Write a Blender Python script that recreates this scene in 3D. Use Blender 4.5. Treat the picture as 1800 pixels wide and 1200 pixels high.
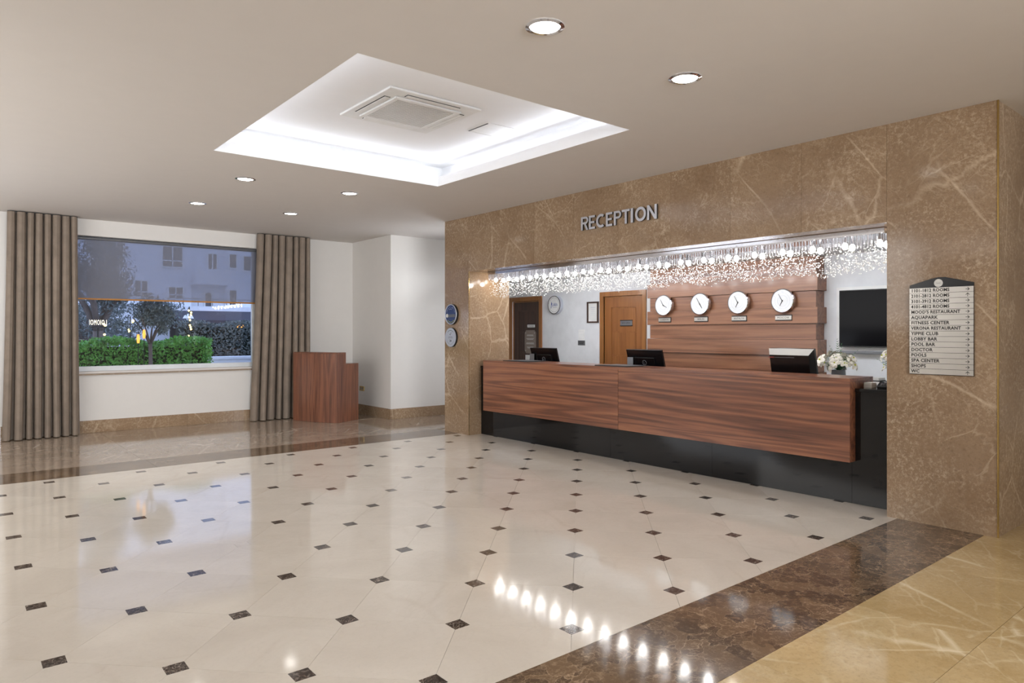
import bpy, bmesh, math, random
from mathutils import Vector, Matrix, Euler
random.seed(7)
scene = bpy.context.scene
for o in list(bpy.data.objects): bpy.data.objects.remove(o)
COL = scene.collection
PI = math.pi

# ------------------------------------------------------------------ camera
cam_data = bpy.data.cameras.new('camera'); cam = bpy.data.objects.new('camera', cam_data); COL.objects.link(cam)
cam.location = (0, 0, 1.535)
cam.rotation_euler = (math.radians(90), 0, -0.689342)
cam_data.sensor_width = 36; cam_data.lens = 24.306
cam_data.shift_y = -15/1800
cam_data.clip_end = 300
scene.camera = cam

# ------------------------------------------------------------------ world, view, large lights
scene.view_settings.view_transform = 'Standard'; scene.view_settings.look = 'None'
scene.view_settings.gamma = 1; scene.view_settings.use_curve_mapping = False
scene.view_settings.exposure = -0.14
world = bpy.data.worlds.new('dusk_sky'); scene.world = world; world.use_nodes = True
wn = world.node_tree.nodes; wl = world.node_tree.links
bg = wn['Background']; bg.inputs['Strength'].default_value = 2.4
tc = wn.new('ShaderNodeTexCoord'); sx = wn.new('ShaderNodeSeparateXYZ'); rp = wn.new('ShaderNodeValToRGB')
wl.new(tc.outputs['Generated'], sx.inputs[0]); wl.new(sx.outputs['Z'], rp.inputs[0]); wl.new(rp.outputs[0], bg.inputs[0])
rp.color_ramp.elements[0].position = 0.0; rp.color_ramp.elements[0].color = (0.62, 0.72, 0.95, 1)
rp.color_ramp.elements[1].position = 0.9; rp.color_ramp.elements[1].color = (0.33, 0.45, 0.80, 1)

def area(name, loc, sx_, sy_, power, color, rot=(0, 0, 0), spread=None):
    d = bpy.data.lights.new(name, 'AREA'); d.shape = 'RECTANGLE'; d.size = sx_; d.size_y = sy_
    d.energy = power; d.color = color
    if spread: d.spread = spread
    o = bpy.data.objects.new(name, d); COL.objects.link(o); o.location = loc; o.rotation_euler = rot
    return o
WARM = (0.98, 0.97, 0.95); NEUT = (0.93, 0.98, 1.06); COOL = (0.91, 0.97, 1.08)
# unseen fill lights added outside the frame (the rest of the lobby goes on behind the camera)
area('lobby_fill', (1.2, -2.6, 3.22), 3.6, 3.2, 105, WARM)
area('lobby_fill', (-3.4, 4.5, 3.22), 2.6, 5.0, 70, NEUT)
area('lobby_fill', (9.2, -3.2, 3.22), 2.6, 2.4, 32, WARM)
area('lobby_fill', (-3.2, 10.2, 3.22), 2.4, 2.4, 60, NEUT)
area('lobby_fill', (-2.2, 7.2, 2.6), 1.9, 5.0, 112, WARM, Vector((-7.5, -3.2, .5)).to_track_quat('Z', 'X').to_euler())  # added side fill, angled at the dim far corner
area('lobby_fill', (1.0, -5.2, 2.3), 4.0, 1.7, 165, NEUT, (math.radians(92), 0, math.radians(-8)), math.radians(74))  # added front fill, aimed from behind the camera at the far walls
# lamp in the niche behind the left marble pier
area('niche_light', (7.15, 9.45, 1.75), .4, 2.4, 10, NEUT, (PI/2, 0, 0))
area('niche_light', (7.05, 9.7, 2.3), .3, .6, 14, NEUT, Vector((.75, 0, -1)).to_track_quat('Z', 'Y').to_euler())  # extra fill added out of sight, lifts the far corner of the ceiling
# unseen fill lights added outside the frame, turned up to brighten the ceiling
area('ceiling_fill', (-3.0, 3.5, 1.3), 2.0, 5.0, 40, NEUT, (PI, 0, 0))
area('ceiling_fill', (1.4, -3.2, 1.3), 5.0, 2.0, 130, NEUT, (PI, 0, 0))
area('ceiling_fill', (-1.4, 9.6, 1.1), 1.6, 3.0, 45, NEUT, (PI, math.radians(32), 0))
area('ceiling_fill', (8.6, -2.6, 1.3), 2.6, 2.0, 36, NEUT, (PI, 0, 0))
# the four LED strips hidden in the trough of the coffer, pointing up and inwards
CX0, CX1, CY0, CY1 = 2.0, 4.56, 3.94, 6.92
TL = math.radians(80)
for nm, x, y, a, b, rt in (('cove_strip', CX0-.09, 5.43, .05, 2.9, (PI, TL, 0)), ('cove_strip', CX1+.09, 5.43, .05, 2.9, (PI, -TL, 0)),
                       ('cove_strip', 3.28, CY0-.09, 2.5, .05, (PI-TL, 0, 0)), ('cove_strip', 3.28, CY1+.09, 2.5, .05, (PI+TL, 0, 0))):
    area(nm, (x, y, 3.375), a, b, 7.5, COOL, rt, math.radians(118))
# unseen strip light added to brighten the staff area behind the reception desk
area('staff_fill', (6.93, 5.5, 2.40), .10, 5.6, 34, COOL, (0, math.radians(-32), 0))

# ------------------------------------------------------------------ materials
def newmat(name):
    m = bpy.data.materials.new(name); m.use_nodes = True
    nt = m.node_tree; return m, nt, nt.nodes['Principled BSDF']
def srgb(r, g, b):
    f = lambda c: (c/255/12.92) if c/255 <= .04045 else ((c/255+.055)/1.055)**2.4
    return (f(r), f(g), f(b), 1)
class NB:
    def __init__(s, nt): s.nt = nt
    def n(s, t, **k):
        q = s.nt.nodes.new(t)
        for a, b in k.items(): setattr(q, a, b)
        return q
    def l(s, a, b): s.nt.links.new(a, b)
    def math(s, op, a, b=None, clamp=False):
        q = s.n('ShaderNodeMath', operation=op); q.use_clamp = clamp
        for i, v in enumerate((a, b)):
            if v is None: continue
            if isinstance(v, (int, float)): q.inputs[i].default_value = v
            else: s.l(v, q.inputs[i])
        return q.outputs[0]
    def coord(s, scale=(1, 1, 1), rnd=30.0, rot=(0, 0, 0)):
        t = s.n('ShaderNodeTexCoord'); oi = s.n('ShaderNodeObjectInfo'); mp = s.n('ShaderNodeMapping')
        mp.inputs['Scale'].default_value = scale; mp.inputs['Rotation'].default_value = rot
        add = s.n('ShaderNodeVectorMath', operation='ADD'); ml = s.n('ShaderNodeVectorMath', operation='SCALE')
        cb = s.n('ShaderNodeCombineXYZ')
        for i in range(3): s.l(oi.outputs['Random'], cb.inputs[i])
        s.l(cb.outputs[0], ml.inputs[0]); ml.inputs['Scale'].default_value = rnd
        s.l(t.outputs['Object'], mp.inputs[0]); s.l(mp.outputs[0], add.inputs[0]); s.l(ml.outputs[0], add.inputs[1])
        return add.outputs[0], oi.outputs['Random']
    def noise(s, v, scale, detail=4, rough=.55, dist=0.0):
        q = s.n('ShaderNodeTexNoise'); s.l(v, q.inputs['Vector'])
        q.inputs['Scale'].default_value = scale; q.inputs['Detail'].default_value = detail
        q.inputs['Roughness'].default_value = rough; q.inputs['Distortion'].default_value = dist
        return q.outputs['Fac']
    def ramp(s, f, stops):
        q = s.n('ShaderNodeValToRGB'); s.l(f, q.inputs[0]); e = q.color_ramp.elements
        while len(e) < len(stops): e.new(0.5)
        for i, (p, c) in enumerate(stops): e[i].position = p; e[i].color = c
        return q.outputs[0]
    def mix(s, f, a, b, mode='MIX'):
        q = s.n('ShaderNodeMix', data_type='RGBA', blend_type=mode)
        for i, v in ((0, f), (6, a), (7, b)):
            if isinstance(v, (int, float)): q.inputs[i].default_value = v
            elif isinstance(v, tuple): q.inputs[i].default_value = v
            else: s.l(v, q.inputs[i])
        return q.outputs[2]
def plain(name, c, rough=.5, metal=0, spec=.5, noise=0.0, emis=None, es=0, coat=0):
    m, nt, p = newmat(name); b = NB(nt)
    p.inputs['Roughness'].default_value = rough; p.inputs['Metallic'].default_value = metal
    p.inputs['Specular IOR Level'].default_value = spec
    p.inputs['Coat Weight'].default_value = coat
    v, r = b.coord(rnd=5)
    f = b.noise(v, 6.0, 3)
    d = noise if noise else .015
    c2 = tuple(min(1, x*(1+d*3)) for x in c[:3])+(1,); c1 = tuple(x*(1-d*3) for x in c[:3])+(1,)
    b.l(b.ramp(f, [(.3, c1), (.7, c2)]), p.inputs['Base Color'])
    if emis: p.inputs['Emission Color'].default_value = emis; p.inputs['Emission Strength'].default_value = es
    return m
def cracks(b, v, ang, stretch, scale, width, off, dist=.12):
    """thin straight-ish crack lines: stretched Voronoi edges, slightly disturbed"""
    mp = b.n('ShaderNodeMapping'); b.l(v, mp.inputs[0]); mp.inputs['Rotation'].default_value = ang; mp.inputs['Location'].default_value = (off, off*1.3, -off)
    sc = b.n('ShaderNodeMapping'); b.l(mp.outputs[0], sc.inputs[0]); sc.inputs['Scale'].default_value = stretch
    w = b.n('ShaderNodeTexNoise'); b.l(sc.outputs[0], w.inputs['Vector']); w.inputs['Scale'].default_value = scale*2; w.inputs['Detail'].default_value = 5; w.inputs['Roughness'].default_value = .6
    ad = b.n('ShaderNodeVectorMath', operation='MULTIPLY_ADD'); b.l(w.outputs['Color'], ad.inputs[0]); ad.inputs[1].default_value = (dist,)*3; b.l(sc.outputs[0], ad.inputs[2])
    vo = b.n('ShaderNodeTexVoronoi', feature='DISTANCE_TO_EDGE'); b.l(ad.outputs[0], vo.inputs['Vector']); vo.inputs['Scale'].default_value = scale
    return b.math('SUBTRACT', 1.0, b.math('DIVIDE', vo.outputs['Distance'], width), True)
def marble(name, c1, c2, cv, rough=.1, vs=1.6, vamt=.6, fleck=.35, axis='Z', cloud=1.5, ior=1.5, hue=.08, broad=.16):
    m, nt, p = newmat(name); b = NB(nt)
    v, rnd = b.coord((1, 1, 1), 40)
    base = b.ramp(b.noise(v, cloud, 6, .65, .6), [(.28, c1), (.72, c2)])
    dk = b.noise(v, 45, 5, .8); base = b.mix(b.math('MULTIPLY', b.math('SUBTRACT', dk, .5, True), 2.4*min(1, fleck*2), True), base, tuple(x*.62 for x in c1[:3])+(1,))
    fine = b.noise(v, 30, 8, .82); patch = b.noise(v, 2.2, 3)
    fl = b.math('MULTIPLY', b.math('MULTIPLY', b.math('SUBTRACT', fine, .49, True), 6, True), b.math('MULTIPLY', b.math('SUBTRACT', patch, .3, True), 2.4, True))
    base = b.mix(b.math('MULTIPLY', fl, fleck), base, cv)
    r = (lambda a: (a, 0, 0)) if axis == 'X' else (lambda a: (0, 0, a))
    st = (1, 1, .38) if axis == 'X' else (1, .38, 1)
    v1 = cracks(b, v, r(.62), st, vs, .022, 3.1); v2 = cracks(b, v, r(-.85), st, vs*1.9, .026, 9.7); v3 = cracks(b, v, r(.95), st, vs*4.2, .04, 21.)
    m1 = b.math('MULTIPLY', b.math('SUBTRACT', b.noise(v, 1.3, 3), .46, True), 7, True)
    m2 = b.math('MULTIPLY', b.math('SUBTRACT', b.noise(v, 2.1, 4), .48, True), 7, True)
    tot = b.math('ADD', b.math('MULTIPLY', v1, m1), b.math('MULTIPLY', b.math('MULTIPLY', v2, m2), .7))
    tot = b.math('ADD', tot, b.math('MULTIPLY', b.math('MULTIPLY', v3, m1), .45))
    wide = b.math('MULTIPLY', cracks(b, v, r(.62), st, vs*.45, .16, 5.5, .3), b.math('MULTIPLY', b.math('SUBTRACT', b.noise(v, .9, 2), .53, True), 9, True))
    tot = b.math('ADD', tot, b.math('MULTIPLY', b.math('MULTIPLY', wide, b.noise(v, 9, 6, .7)), broad*2))
    tot = b.math('MULTIPLY', tot, vamt, True)
    col = b.mix(tot, base, cv)
    col = b.mix(b.math('MULTIPLY', rnd, hue*2), col, tuple(x*.72 for x in c1[:3])+(1,))
    b.l(col, p.inputs['Base Color'])
    p.inputs['Roughness'].default_value = rough; p.inputs['IOR'].default_value = ior
    return m
def breccia(name, c1, c2, cv, rough=.1, scale=5, ior=1.5, stretch=(1, 1, 1)):
    m, nt, p = newmat(name); b = NB(nt)
    v, rnd = b.coord(stretch, 40)
    w = b.n('ShaderNodeTexNoise'); b.l(v, w.inputs['Vector']); w.inputs['Scale'].default_value = 5; w.inputs['Detail'].default_value = 5
    ad = b.n('ShaderNodeVectorMath', operation='MULTIPLY_ADD'); b.l(w.outputs['Color'], ad.inputs[0]); ad.inputs[1].default_value = (.35, .35, .35); b.l(v, ad.inputs[2])
    vo = b.n('ShaderNodeTexVoronoi', feature='DISTANCE_TO_EDGE'); b.l(ad.outputs[0], vo.inputs['Vector']); vo.inputs['Scale'].default_value = scale
    vo2 = b.n('ShaderNodeTexVoronoi', feature='DISTANCE_TO_EDGE'); b.l(ad.outputs[0], vo2.inputs['Vector']); vo2.inputs['Scale'].default_value = scale*2.6
    vc = b.n('ShaderNodeTexVoronoi'); b.l(ad.outputs[0], vc.inputs['Vector']); vc.inputs['Scale'].default_value = scale
    base = b.mix(b.noise(v, 3, 5, .65), c1, c2)
    base = b.mix(.45, base, b.ramp(vc.outputs['Color'], [(.25, c1), (.8, c2)]))
    fz = b.noise(v, scale*3, 8, .8); base = b.mix(b.math('MULTIPLY', b.math('SUBTRACT', fz, .52, True), 3.2, True), base, cv)
    e1 = b.math('SUBTRACT', 1, b.math('DIVIDE', vo.outputs['Distance'], .03), True)
    e2 = b.math('SUBTRACT', 1, b.math('DIVIDE', vo2.outputs['Distance'], .05), True)
    msk = b.math('MULTIPLY', b.math('SUBTRACT', b.noise(v, 4.0, 3), .36, True), 4, True)
    e = b.math('MULTIPLY', b.math('ADD', b.math('MULTIPLY', e1, .9), b.math('MULTIPLY', e2, .45)), msk, True)
    col = b.mix(b.math('MULTIPLY', e, .8), base, cv)
    b.l(col, p.inputs['Base Color'])
    p.inputs['Roughness'].default_value = rough; p.inputs['IOR'].default_value = ior
    return m
def wood(name, dark, mid, light, grain='Y', rough=.3, scale=1.0, rnd=20., figure=1.0, coat=.25):
    """grain: object axis along which the grain runs"""
    m, nt, p = newmat(name); b = NB(nt)
    st = {'X': (.10, 2.4, 2.4), 'Y': (2.4, .10, 2.4), 'Z': (2.4, 2.4, .10)}[grain]
    st = tuple(x*scale for x in st)
    v, r = b.coord(st, rnd)
    v2, r2 = b.coord(tuple(x*(7 if x > .4*scale else 5) for x in st), rnd)
    v3, r3 = b.coord(tuple(x*(24 if x > .4*scale else 9) for x in st), rnd)
    big = b.noise(v, 1.1, 3, .5, .25)
    rings = b.math('ADD', b.math('MULTIPLY', b.math('SINE', b.math('MULTIPLY', big, 90*figure)), .5), .5)
    streak = b.noise(v2, 2.2, 6, .7, .2); fine = b.noise(v3, 2.2, 3, .6)
    tone = b.noise(v, 1.9, 3, .5)
    f = b.math('ADD', b.math('MULTIPLY', rings, .20*figure), b.math('MULTIPLY', streak, .50))
    f = b.math('ADD', f, b.math('MULTIPLY', tone, .30)); f = b.math('ADD', f, b.math('MULTIPLY', fine, .22))
    col = b.ramp(f, [(.34, dark), (.62, mid), (.92, light)])
    b.l(col, p.inputs['Base Color'])
    p.inputs['Roughness'].default_value = rough; p.inputs['Coat Weight'].default_value = coat; p.inputs['Coat Roughness'].default_value = .12
    return m
def glassy(name, tint=(1, 1, 1, 1), ior=1.45, rough=0.0, body=0.0, bodycol=(1, 1, 1, 1)):
    m, nt, p = newmat(name); b = NB(nt)
    tr = b.n('ShaderNodeBsdfTransparent'); tr.inputs[0].default_value = tint
    gl = b.n('ShaderNodeBsdfGlossy'); gl.inputs['Roughness'].default_value = rough
    fr = b.n('ShaderNodeFresnel'); fr.inputs[0].default_value = ior
    mx = b.n('ShaderNodeMixShader'); b.l(fr.outputs[0], mx.inputs[0]); b.l(tr.outputs[0], mx.inputs[1]); b.l(gl.outputs[0], mx.inputs[2])
    out = mx.outputs[0]
    if body:
        df = b.n('ShaderNodeBsdfDiffuse'); df.inputs[0].default_value = bodycol
        m2 = b.n('ShaderNodeMixShader'); m2.inputs[0].default_value = body; b.l(out, m2.inputs[1]); b.l(df.outputs[0], m2.inputs[2]); out = m2.outputs[0]
    b.l(out, nt.nodes['Material Output'].inputs['Surface'])
    return m
def emit(name, c, s):
    m, nt, p = newmat(name); p.inputs['Base Color'].default_value = c
    p.inputs['Emission Color'].default_value = c; p.inputs['Emission Strength'].default_value = s
    return m

M = {}
M['cream'] = marble('cream_marble', srgb(206, 196, 182), srgb(219, 210, 197), srgb(188, 173, 155), .075, 1.2, .20, .12, hue=.012, broad=.5)
M['grout'] = plain('grout', srgb(186, 174, 156), .5)
M['dark_marble'] = breccia('dark_brown_marble', srgb(52, 40, 33), srgb(128, 104, 80), srgb(184, 158, 130), .075, 8)
M['inset'] = breccia('dark_inset_marble', srgb(30, 24, 23), srgb(70, 54, 46), srgb(196, 184, 170), .075, 16)
M['gold_marble'] = marble('golden_marble', srgb(178, 150, 102), srgb(204, 178, 132), srgb(232, 216, 182), .08, 1.1, .75, .45, hue=.05)
M['taupe_marble'] = marble('taupe_marble', srgb(146, 128, 110), srgb(170, 152, 134), srgb(212, 200, 186), .08, 1.1, .6, .35, hue=.05)
M['wall_marble'] = marble('brown_wall_marble', srgb(136, 110, 84), srgb(164, 138, 110), srgb(214, 192, 164), .12, 1.9, .55, .85, 'X', cloud=1.3, hue=.05)
M['paint'] = plain('ceiling_paint', srgb(214, 208, 202), .75, noise=.003)
M['cove'] = plain('cove_paint', srgb(243, 243, 244), .7, noise=.002)
M['white_wall'] = plain('white_wall_paint', srgb(224, 220, 214), .8, noise=.003)
M['office_wall'] = plain('office_wall_paint', srgb(222, 224, 226), .7)
M['walnut'] = wood('walnut_veneer', srgb(62, 37, 28), srgb(134, 84, 60), srgb(178, 120, 84), 'Y', .28)
M['walnut_v'] = wood('walnut_veneer_vertical', srgb(66, 42, 34), srgb(132, 84, 62), srgb(172, 114, 82), 'Z', .32, 2.4, figure=.6)
M['plank'] = wood('feature_wall_veneer', srgb(92, 60, 44), srgb(144, 100, 74), srgb(174, 126, 94), 'Y', .35, 1.2, 60, figure=.7)
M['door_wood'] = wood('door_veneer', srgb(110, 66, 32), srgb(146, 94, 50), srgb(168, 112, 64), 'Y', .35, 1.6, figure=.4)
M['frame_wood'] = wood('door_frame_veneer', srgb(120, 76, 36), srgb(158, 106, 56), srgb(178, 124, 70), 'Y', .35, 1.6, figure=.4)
M['dark_door'] = wood('dark_door_veneer', srgb(48, 34, 28), srgb(74, 54, 44), srgb(92, 70, 58), 'Y', .4, 1.6, figure=.4)  # darker veneer, on the left door leaf and the certificate frame
M['granite'] = plain('black_granite', srgb(24, 24, 25), .07, spec=.38, noise=.05)
M['black'] = plain('black_plastic', srgb(16, 16, 18), .22)
M['blackm'] = plain('matte_black', srgb(22, 21, 22), .5)
M['screen'] = plain('tv_screen', srgb(12, 12, 16), .09, spec=.08)
M['steel'] = plain('brushed_steel', srgb(196, 192, 186), .32, 1)
M['letter'] = plain('letter_steel', srgb(206, 208, 216), .4, .85)
M['letter_side'] = plain('letter_return', srgb(40, 38, 38), .4)
M['chrome'] = plain('chrome', srgb(215, 216, 222), .08, 1)
M['brass'] = plain('brass', srgb(190, 160, 96), .25, 1)
M['white'] = plain('white_plastic', srgb(232, 232, 230), .4)
M['grey_pl'] = plain('grey_grille', srgb(180, 178, 172), .6)
M['dark_slot'] = plain('dark_slot', srgb(70, 70, 72), .6)
M['pvc'] = plain('window_frame_white', srgb(222, 224, 224), .35)
M['curtain'] = plain('curtain_fabric', srgb(136, 122, 108), .9, noise=.04)
M['ink'] = plain('black_ink', srgb(26, 24, 24), .5)
M['blueink'] = plain('blue_ink', srgb(40, 72, 150), .5)
M['navy'] = plain('navy_enamel', srgb(30, 52, 104), .2)
M['paper'] = plain('paper', srgb(222, 222, 218), .7)
M['dial'] = plain('clock_dial', srgb(226, 228, 228), .35)
M['silver'] = plain('silver_disc', srgb(196, 200, 210), .3, .4)
M['tagboard'] = plain('taupe_board', srgb(130, 118, 108), .5)
M['greyplate'] = plain('grey_plate', srgb(120, 122, 126), .35, .5)
M['petal'] = plain('petal', srgb(238, 232, 218), .6)
M['leaf'] = plain('leaf', srgb(58, 104, 58), .5, noise=.12)
M['yellow'] = plain('yellow_blossom', srgb(196, 200, 40), .6)
M['hedge'] = plain('hedge_leaf', srgb(98, 158, 66), .5, noise=.16)
M['hedge2'] = plain('grey_hedge_leaf', srgb(104, 112, 106), .6, noise=.12)
M['tree'] = plain('tree_leaf', srgb(104, 116, 114), .5, noise=.14)
M['bark'] = plain('bark', srgb(104, 94, 88), .8, noise=.08)
M['facade'] = plain('facade_render', srgb(226, 230, 236), .8)
M['farglass'] = plain('dark_window_glass', srgb(70, 74, 84), .12)
M['awning'] = plain('awning_fabric', srgb(62, 58, 66), .7)
M['redtrim'] = plain('red_trim', srgb(150, 70, 66), .6)
M['pave'] = plain('paving', srgb(150, 150, 150), .6)
M['hem'] = plain('blind_hem', srgb(176, 116, 32), .5)
M['glass'] = glassy('window_glass', (.97, .98, 1, 1), 1.5)
M['crystal_rod'] = glassy('crystal_rod', (.95, .95, .97, 1), 1.7, .05, .18, (.95, .95, 1, 1))
M['tube_glass'] = glassy('tube_glass', (1, 1, 1, 1), 1.35, .05)
M['strand'] = glassy('strand_wire', (.62, .62, .64, 1), 1.01, .5, .12, (.3, .3, .3, 1))
M['led'] = emit('downlight_led', (1, .97, .92, 1), 14)
M['bulb'] = emit('bulb_glow', (1, .98, .95, 1), 16)
M['neon'] = emit('neon_letter', (1, .86, .6, 1), 2.0)
M['fairy'] = emit('fairy_light', (1, .72, .22, 1), 5)
M['amber'] = emit('amber_lamp', (1, .42, .06, 1), 1.6)
def bead_mat():
    m, nt, p = newmat('crystal_bead'); b = NB(nt)
    p.inputs['Base Color'].default_value = (.98, .98, .96, 1); p.inputs['Roughness'].default_value = .12
    p.inputs['Subsurface Weight'].default_value = 0; p.inputs['Coat Weight'].default_value = 1
    return m
M['bead'] = bead_mat()
def blind_mat():
    m, nt, p = newmat('sheer_blind'); b = NB(nt)
    t = b.n('ShaderNodeBsdfTransparent'); t.inputs[0].default_value = (.80, .84, .92, 1)
    d = b.n('ShaderNodeBsdfDiffuse'); d.inputs[0].default_value = srgb(150, 150, 158)
    x = b.n('ShaderNodeMixShader'); x.inputs[0].default_value = .5
    b.l(t.outputs[0], x.inputs[1]); b.l(d.outputs[0], x.inputs[2]); b.l(x.outputs[0], nt.nodes['Material Output'].inputs['Surface'])
    return m
M['blind'] = blind_mat()

# ------------------------------------------------------------------ mesh helpers
class MB:
    def __init__(s): s.v = []; s.f = []; s.smooth = False
    def _add(s, vs, fs, mtx=None):
        n = len(s.v)
        for p in vs:
            p = Vector(p)
            s.v.append(mtx @ p if mtx else p)
        s.f += [tuple(i+n for i in f) for f in fs]
        return s
    def box(s, x0, x1, y0, y1, z0, z1, m=None):
        if x0 > x1: x0, x1 = x1, x0
        if y0 > y1: y0, y1 = y1, y0
        if z0 > z1: z0, z1 = z1, z0
        return s._add([(x0, y0, z0), (x1, y0, z0), (x1, y1, z0), (x0, y1, z0), (x0, y0, z1), (x1, y0, z1), (x1, y1, z1), (x0, y1, z1)],
                      [(3, 2, 1, 0), (4, 5, 6, 7), (0, 1, 5, 4), (1, 2, 6, 5), (2, 3, 7, 6), (3, 0, 4, 7)], m)
    def prism(s, pts, z0, z1, m=None):
        n = len(pts)
        return s._add([(x, y, z0) for x, y in pts]+[(x, y, z1) for x, y in pts],
                      [tuple(range(n))[::-1], tuple(range(n, 2*n))]+[(i, (i+1) % n, n+(i+1) % n, n+i) for i in range(n)], m)
    def lathe(s, prof, seg=32, m=None):
        """prof: (r, z) list, about local z; closed at ends where r==0"""
        vs = []; fs = []
        for r, z in prof:
            for k in range(seg):
                a = 2*PI*k/seg; vs.append((r*math.cos(a), r*math.sin(a), z))
        for i in range(len(prof)-1):
            for k in range(seg):
                a, b2 = i*seg+k, i*seg+(k+1) % seg
                fs.append((a, b2, b2+seg, a+seg))
        return s._add(vs, fs, m)
    def cyl(s, r, z0, z1, seg=24, m=None, r2=None):
        r2 = r if r2 is None else r2
        pts = [(math.cos(2*PI*k/seg), math.sin(2*PI*k/seg)) for k in range(seg)]
        return s._add([(r*x, r*y, z0) for x, y in pts]+[(r2*x, r2*y, z1) for x, y in pts],
                      [tuple(range(seg))[::-1], tuple(range(seg, 2*seg))]+[(i, (i+1) % seg, seg+(i+1) % seg, seg+i) for i in range(seg)], m)
    def tube(s, pts, r, seg=8, rs=None):
        pts = [Vector(p) for p in pts]; n = len(pts); base = len(s.v)
        for i, p in enumerate(pts):
            d = (pts[min(i+1, n-1)]-pts[max(i-1, 0)]).normalized()
            up = Vector((0, 0, 1)) if abs(d.z) < .95 else Vector((1, 0, 0))
            a = d.cross(up).normalized(); c = d.cross(a).normalized(); rr = rs[i] if rs else r
            for k in range(seg):
                t = 2*PI*k/seg; s.v.append(p+a*math.cos(t)*rr+c*math.sin(t)*rr)
        for i in range(n-1):
            for k in range(seg):
                a0 = base+i*seg+k; b0 = base+i*seg+(k+1) % seg
                s.f.append((a0, b0, b0+seg, a0+seg))
        s.f.append(tuple(base+k for k in range(seg))[::-1]); s.f.append(tuple(base+(n-1)*seg+k for k in range(seg)))
        return s
    def ring(s, R, r, seg=40, sec=8, z=0, m=None):
        vs = []; fs = []
        for i in range(seg):
            a = 2*PI*i/seg
            for k in range(sec):
                t = 2*PI*k/sec; q = R+r*math.cos(t)
                vs.append((q*math.cos(a), q*math.sin(a), z+r*math.sin(t)))
        for i in range(seg):
            for k in range(sec):
                fs.append((i*sec+k, ((i+1) % seg)*sec+k, ((i+1) % seg)*sec+(k+1) % sec, i*sec+(k+1) % sec))
        return s._add(vs, fs, m)
    def ball(s, c, r, seg=12, rings=8, sc=(1, 1, 1)):
        prof = [(max(1e-4, r*math.sin(PI*i/rings)), -r*math.cos(PI*i/rings)) for i in range(rings+1)]
        return s.lathe(prof, seg, Matrix.Translation(c) @ Matrix.Diagonal((*sc, 1)))
    def mesh(s, name):
        me = bpy.data.meshes.new(name); me.from_pydata([tuple(p) for p in s.v], [], s.f); me.update()
        bm = bmesh.new(); bm.from_mesh(me); bmesh.ops.recalc_face_normals(bm, faces=bm.faces); bm.to_mesh(me); bm.free()
        if s.smooth:
            for p in me.polygons: p.use_smooth = True
        return me
    def build(s, name, mat, parent=None, loc=(0, 0, 0), rot=None, bevel=0, label=None, smooth=None):
        if smooth: s.smooth = True
        me = s.mesh(name); me.materials.append(M[mat] if isinstance(mat, str) else mat)
        o = bpy.data.objects.new(name, me); COL.objects.link(o)
        if parent: o.parent = parent
        o.location = loc
        if rot: o.rotation_euler = rot
        if bevel:
            md = o.modifiers.new('bevel', 'BEVEL'); md.width = bevel; md.segments = 2; md.limit_method = 'ANGLE'
        if smooth == 'auto':
            for p in me.polygons: p.use_smooth = True
            md = o.modifiers.new('edges', 'EDGE_SPLIT'); md.split_angle = math.radians(40)
        if label: o['label'] = label
        return o
def Bx(*a, m=None): return MB().box(*a, m=m)
def T(x, y, z): return Matrix.Translation((x, y, z))
def tag(o, label, cat, group=None, kind=None):
    o['label'] = label; o['category'] = cat
    if group: o['group'] = group
    if kind: o['kind'] = kind
    return o
def thing(name, label, cat, loc=(0, 0, 0), rot=None, group=None):
    o = bpy.data.objects.new(name, None); COL.objects.link(o); o.location = loc; o.empty_display_size = .1
    if rot: o.rotation_euler = rot
    return tag(o, label, cat, group)
def struct(mb, name, mat, **k):
    o = mb.build(name, mat, **k); o['kind'] = 'structure'; return o
def sempty(name, loc=(0, 0, 0), rot=None):
    o = bpy.data.objects.new(name, None); COL.objects.link(o); o.location = loc; o['kind'] = 'structure'
    if rot: o.rotation_euler = rot
    return o
def dup(root, loc=None, label=None, rot=None):
    def cp(o, par):
        c = o.copy(); COL.objects.link(c)
        if par: c.parent = par
        for ch in list(o.children): cp(ch, c)
        return c
    r = cp(root, None)
    if loc: r.location = loc
    if rot: r.rotation_euler = rot
    if label: r['label'] = label
    return r
# rotation of a thing hung on a wall that faces -X (local x = viewer's right, y = up, z = out of the wall)
WALLX = Matrix(((0, 0, -1), (-1, 0, 0), (0, 1, 0))).to_euler()
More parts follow.
